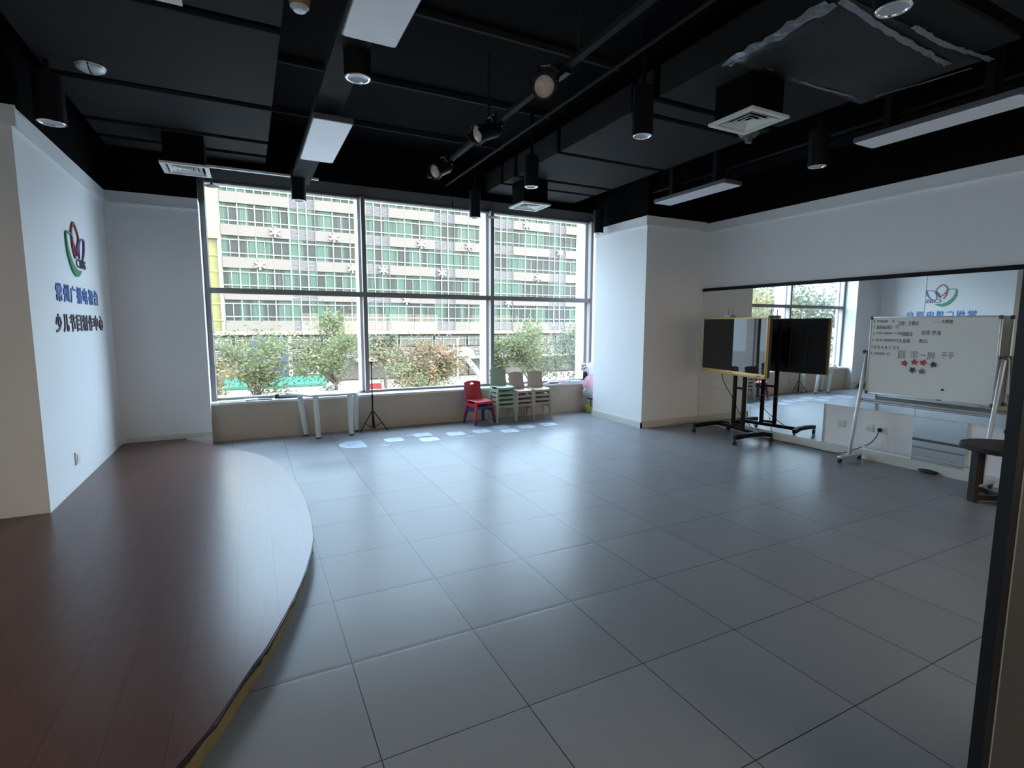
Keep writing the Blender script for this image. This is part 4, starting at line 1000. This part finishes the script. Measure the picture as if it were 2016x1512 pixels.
# star ornaments
def ornament(x, z):
    if 'orn' not in proto:
        mb = MB()
        for k in range(3):
            a = k*PI/3+PI/2; d = Vector((math.cos(a), 0, math.sin(a)))*.56; mb.bar(-d, d, .19, .17, .02, Vector((0, 1, 0)))
        o = obj('star_ornament', mb, 'ornament', None, smooth=False); o.parent = bld; proto['orn'] = o; c = o
    else: c = copy_tree(proto['orn'], bld)
    c.location = Vector((x, FY-.33, z))-ORG[bld.name]
for x, z in ((2.7, 11.3), (8.7, 11.2), (1.1, 7.8), (10.6, 7.9), (14.1, 7.9), (18.7, 11.2), (24.9, 11.4), (21.3, 7.9), (38.3, 11.4), (33.1, 14.6), (34.9, 7.9), (16.8, 4.5), (30.4, 4.5), (42.2, 4.5)): ornament(x, z-.1)
# ground floor shop fronts
sf = MB()
for i in range(13):
    x = -6+i*4.4
    f = MB().bx(x, x+4.0, FY-.1, FY+.1, -1.1, .1); wob = obj('shop_window', f, 'shop_dark', bld, smooth=False)
    g_ = MB()
    for k in range(5): g_.bx(x+k-.05, x+k+.05, FY-.2, FY-.1, -1.1, .1)
    g_.bx(x, x+4, FY-.2, FY-.1, -.28, -.18); obj('shop_frame', g_, 'aqua_frame', wob, smooth=False)
    ls = MB()
    for k in range(6): ls.bx(x+.1, x+3.9, FY-.15, FY, -2.35+k*.19, -2.25+k*.19)
    obj('shop_louver', ls, 'louver', bld, smooth=False)
    obj('shop_front', MB().bx(x+.1, x+3.9, FY+.0, FY+.3, -4.9, -2.7), 'shop_dark', bld, smooth=False)
obj('canopy', MB().bx(10.5, 54, FY-1.6, FY+.2, -2.75, -2.45), 'canopy', bld, smooth=False)

# shop things along the street
bb = thing('billboard', (1.2, FY-1.6, -2.5), 'tall blue billboard with yellow print behind the left tree', 'billboard')
obj('board', MB().bx(-.15, 3.3, FY-1.9, FY-1.7, -5, .1), 'sign_blue', bb, smooth=False)
yp = MB()
for x, z, w, h in ((1.0, -1.0, .9, .18), (.95, -1.35, .25, .7), (1.55, -1.4, .25, .55), (2.3, -.9, .7, .2), (2.4, -1.4, .22, .8), (2.85, -1.4, .2, .6), (.9, -2.4, .6, .2), (1.2, -2.7, .2, .7), (2.1, -2.5, .9, .22), (2.5, -2.9, .22, .6), (1.5, -3.6, 1.8, .16)):
    yp.box((x, FY-1.92, z), (w, .05, h))
obj('yellow_print', yp, 'sign_yellow', bb, smooth=False)
obj('white_post', MB().bx(3.35, 3.75, FY-1.9, FY-1.5, -5, .2), 'white_col', bb, smooth=False)
tag(obj('shop_awning', MB().prism([(0, 0), (1.6, -.7), (1.6, -.95), (0, -.25)], (6.8, FY-3, -4.0), (0, -1, 0), (0, 0, 1), 9.5), 'awning_green', smooth=False, origin=(2, FY-3, -4)), 'teal green shop awning at the foot of the building', 'awning')
for z, lab in ((-2.75, 'upper white air conditioner box stacked on the far wall'), (-4.0, 'lower white air conditioner box stacked on the far wall')):
    t = thing('air_conditioner', (5.9, FY-1.2, z), lab, 'air conditioner', 'air conditioner boxes across the street')
    obj('casing', MB().bx(5.2, 6.5, FY-1.5, FY-.9, z, z+1.0, .03), 'ac_white', t)
    obj('fan_grille', MB().lathe([(0, 0), (.30, .0), (.34, .02), (.34, -.02)], (5.75, FY-1.52, z+.52), 24, (0, -1, 0)), 'louver_dark', t)
tag(obj('red_sign_box', MB().bx(6.75, 7.75, 33.8, 34.1, -3.25, -2.55).bx(7.05, 7.45, 33.9, 34.0, GZ, -3.25), 'sign_red', smooth=False), 'red sign box at street level right of the first mullion', 'sign')
# dome on poles (street sculpture)
SX, SZ = 15.75, -.75
sl = thing('street_sculpture', (SX+1, 40, GZ), 'white and grey dome-topped street sculpture on poles among the trees', 'sculpture')
for dx, r_, zt2 in ((0, .09, 1.1+SZ), (-.35, .07, .6+SZ), (2.0, .09, -2.2+SZ)):
    obj('pole', MB().tube([(SX+dx, 40, GZ), (SX+dx, 40, zt2)], r_, 10), 'ac_white', sl)
obj('arm', MB().bar((SX-1.3, 40, SZ), (SX+.8, 40, SZ-.05), .1, .12), 'ac_white', sl, smooth=False)
obj('arm', MB().bar((SX+.7, 40, SZ-.5), (SX+2.1, 40, SZ-2.2), .35, .4), 'ac_white', sl, smooth=False)
obj('dome', MB().lathe([(0, .75), (.35, .65), (.62, .38), (.72, 0), (0, 0)], (SX+.8, 40, SZ-.4), 28), 'router_grey', sl)

# ------------------------------------------------------------------ trees
def tree(x, y, zc0, zc1, rad, leaf, label, nleaf, seed, lsize=.19, hole=.0, name='street_tree'):
    r = random.Random(seed); t = thing(name, (x, y, GZ), label, 'tree', 'trees along the street')
    tr_b = MB(); fo = MB(); tips = []
    hc = (zc0+zc1)/2; hh = (zc1-zc0)/2
    base_ = Vector((x, y, GZ)); fork = Vector((x+r.uniform(-.2, .2), y, zc0+.15*(zc1-zc0)))
    tr_b.tube([base_, base_.lerp(fork, .5)+Vector((r.uniform(-.15, .15), 0, 0)), fork], .12, 8, radii=[.16, .12, .10])
    for k in range(11):
        a = r.random()*2*PI; el = r.uniform(-.25, 1.)
        q = Vector((x+rad*.72*math.cos(a)*math.sqrt(1-max(0, el)**2*.8), y+rad*.72*math.sin(a)*math.sqrt(1-max(0, el)**2*.8), hc+hh*.75*el))
        m_ = fork.lerp(q, .5)+Vector((r.uniform(-.3, .3), r.uniform(-.3, .3), r.uniform(0, .3)))
        tr_b.tube([fork, m_, q], .05, 6, radii=[.06, .04, .015]); tips += [m_, q]
        for j in range(3):
            q2 = q+Vector((r.uniform(-1, 1), r.uniform(-1, 1), r.uniform(-.6, .9)))*rad*.32
            tr_b.tube([m_.lerp(q, .6), q2], .02, 5, radii=[.022, .008]); tips.append(q2)
    clus = []
    for k in range(34):
        c = r.choice(tips) if r.random() < .75 else Vector((x+r.gauss(0, rad*.45), y+r.gauss(0, rad*.45), hc+r.gauss(0, hh*.45)))
        clus.append((c, rad*r.uniform(.14, .30)))
    for k in range(nleaf):
        c, cr = r.choice(clus); p = c+Vector((r.gauss(0, cr), r.gauss(0, cr), r.gauss(0, cr*.7)))
        s = lsize*r.uniform(.6, 1.3)
        d = Vector((r.uniform(-1, 1), r.uniform(-1, 1), r.uniform(-.7, .3))).normalized(); e = d.cross(Vector((r.uniform(-1, 1), r.uniform(-1, 1), r.uniform(-1, 1)))).normalized()
        fo.quad(p, p+d*s*.5+e*s*.28, p+d*s, p+d*s*.5-e*s*.28)
    obj('trunk', tr_b, 'bark', t); me = fo
    bmx = me.bm; bmesh.ops.translate(bmx, verts=bmx.verts, vec=-ORG[t.name])
    m2 = bpy.data.meshes.new('foliage'); bmx.to_mesh(m2); bmx.free(); m2.materials.append(M[leaf])
    fo_o = bpy.data.objects.new('foliage', m2); COL.objects.link(fo_o); fo_o.parent = t
    return t
# x, y, crown bottom, crown top, radius
tree(-.1, 30, -3.6, 1.7, 2.2, 'leaf_green', 'loose green tree in front of the blue billboard', 4940, 11)
tree(4.2, 30, -2.9, 2.3, 2.3, 'leaf_green', 'tall green tree between the air conditioners and the first mullion', 4940, 12)
tree(8.1, 34, -1.6, .9, .9, 'leaf_dark', 'small green tree just right of the first mullion', 2280, 13)
tree(8.8, 27, -3.4, .9, 2.2, 'leaf_mix', 'orange and green autumn tree in the middle pane', 6840, 14)
tree(14.4, 30, -3.2, 1.0, 1.0, 'leaf_green', 'slim green tree left of the second mullion', 2280, 15)
tree(16.6, 28, -3.4, 1.7, 2.1, 'leaf_green', 'bushy green tree in the left of the third pane', 5700, 16)
tree(20.2, 27, -3.8, 1.5, 2.3, 'leaf_dark', 'dense grey-green tree at the right of the third pane', 6840, 17)
tree(7.4, 24, -4.3, -1.0, 1.6, 'leaf_green', 'low green bush below the autumn tree', 4180, 18, .15, name='street_bush')
tree(-2.6, 31, -4.2, .2, 1.5, 'leaf_gold', 'golden tree at the left window edge', 3420, 19)
tree(-15, 17, -3.0, 4.2, 3.6, 'leaf_dark', 'grey-green tree reflected in the mirror on the left', 7980, 20, .22)
tree(-26, 29, -3.5, 4.8, 4.2, 'leaf_gold', 'golden tree reflected in the television', 7980, 21, .24)
tree(-42, 40, -3.5, 6.5, 5.2, 'leaf_green', 'big green tree farthest left beyond the window', 7980, 22, .3)
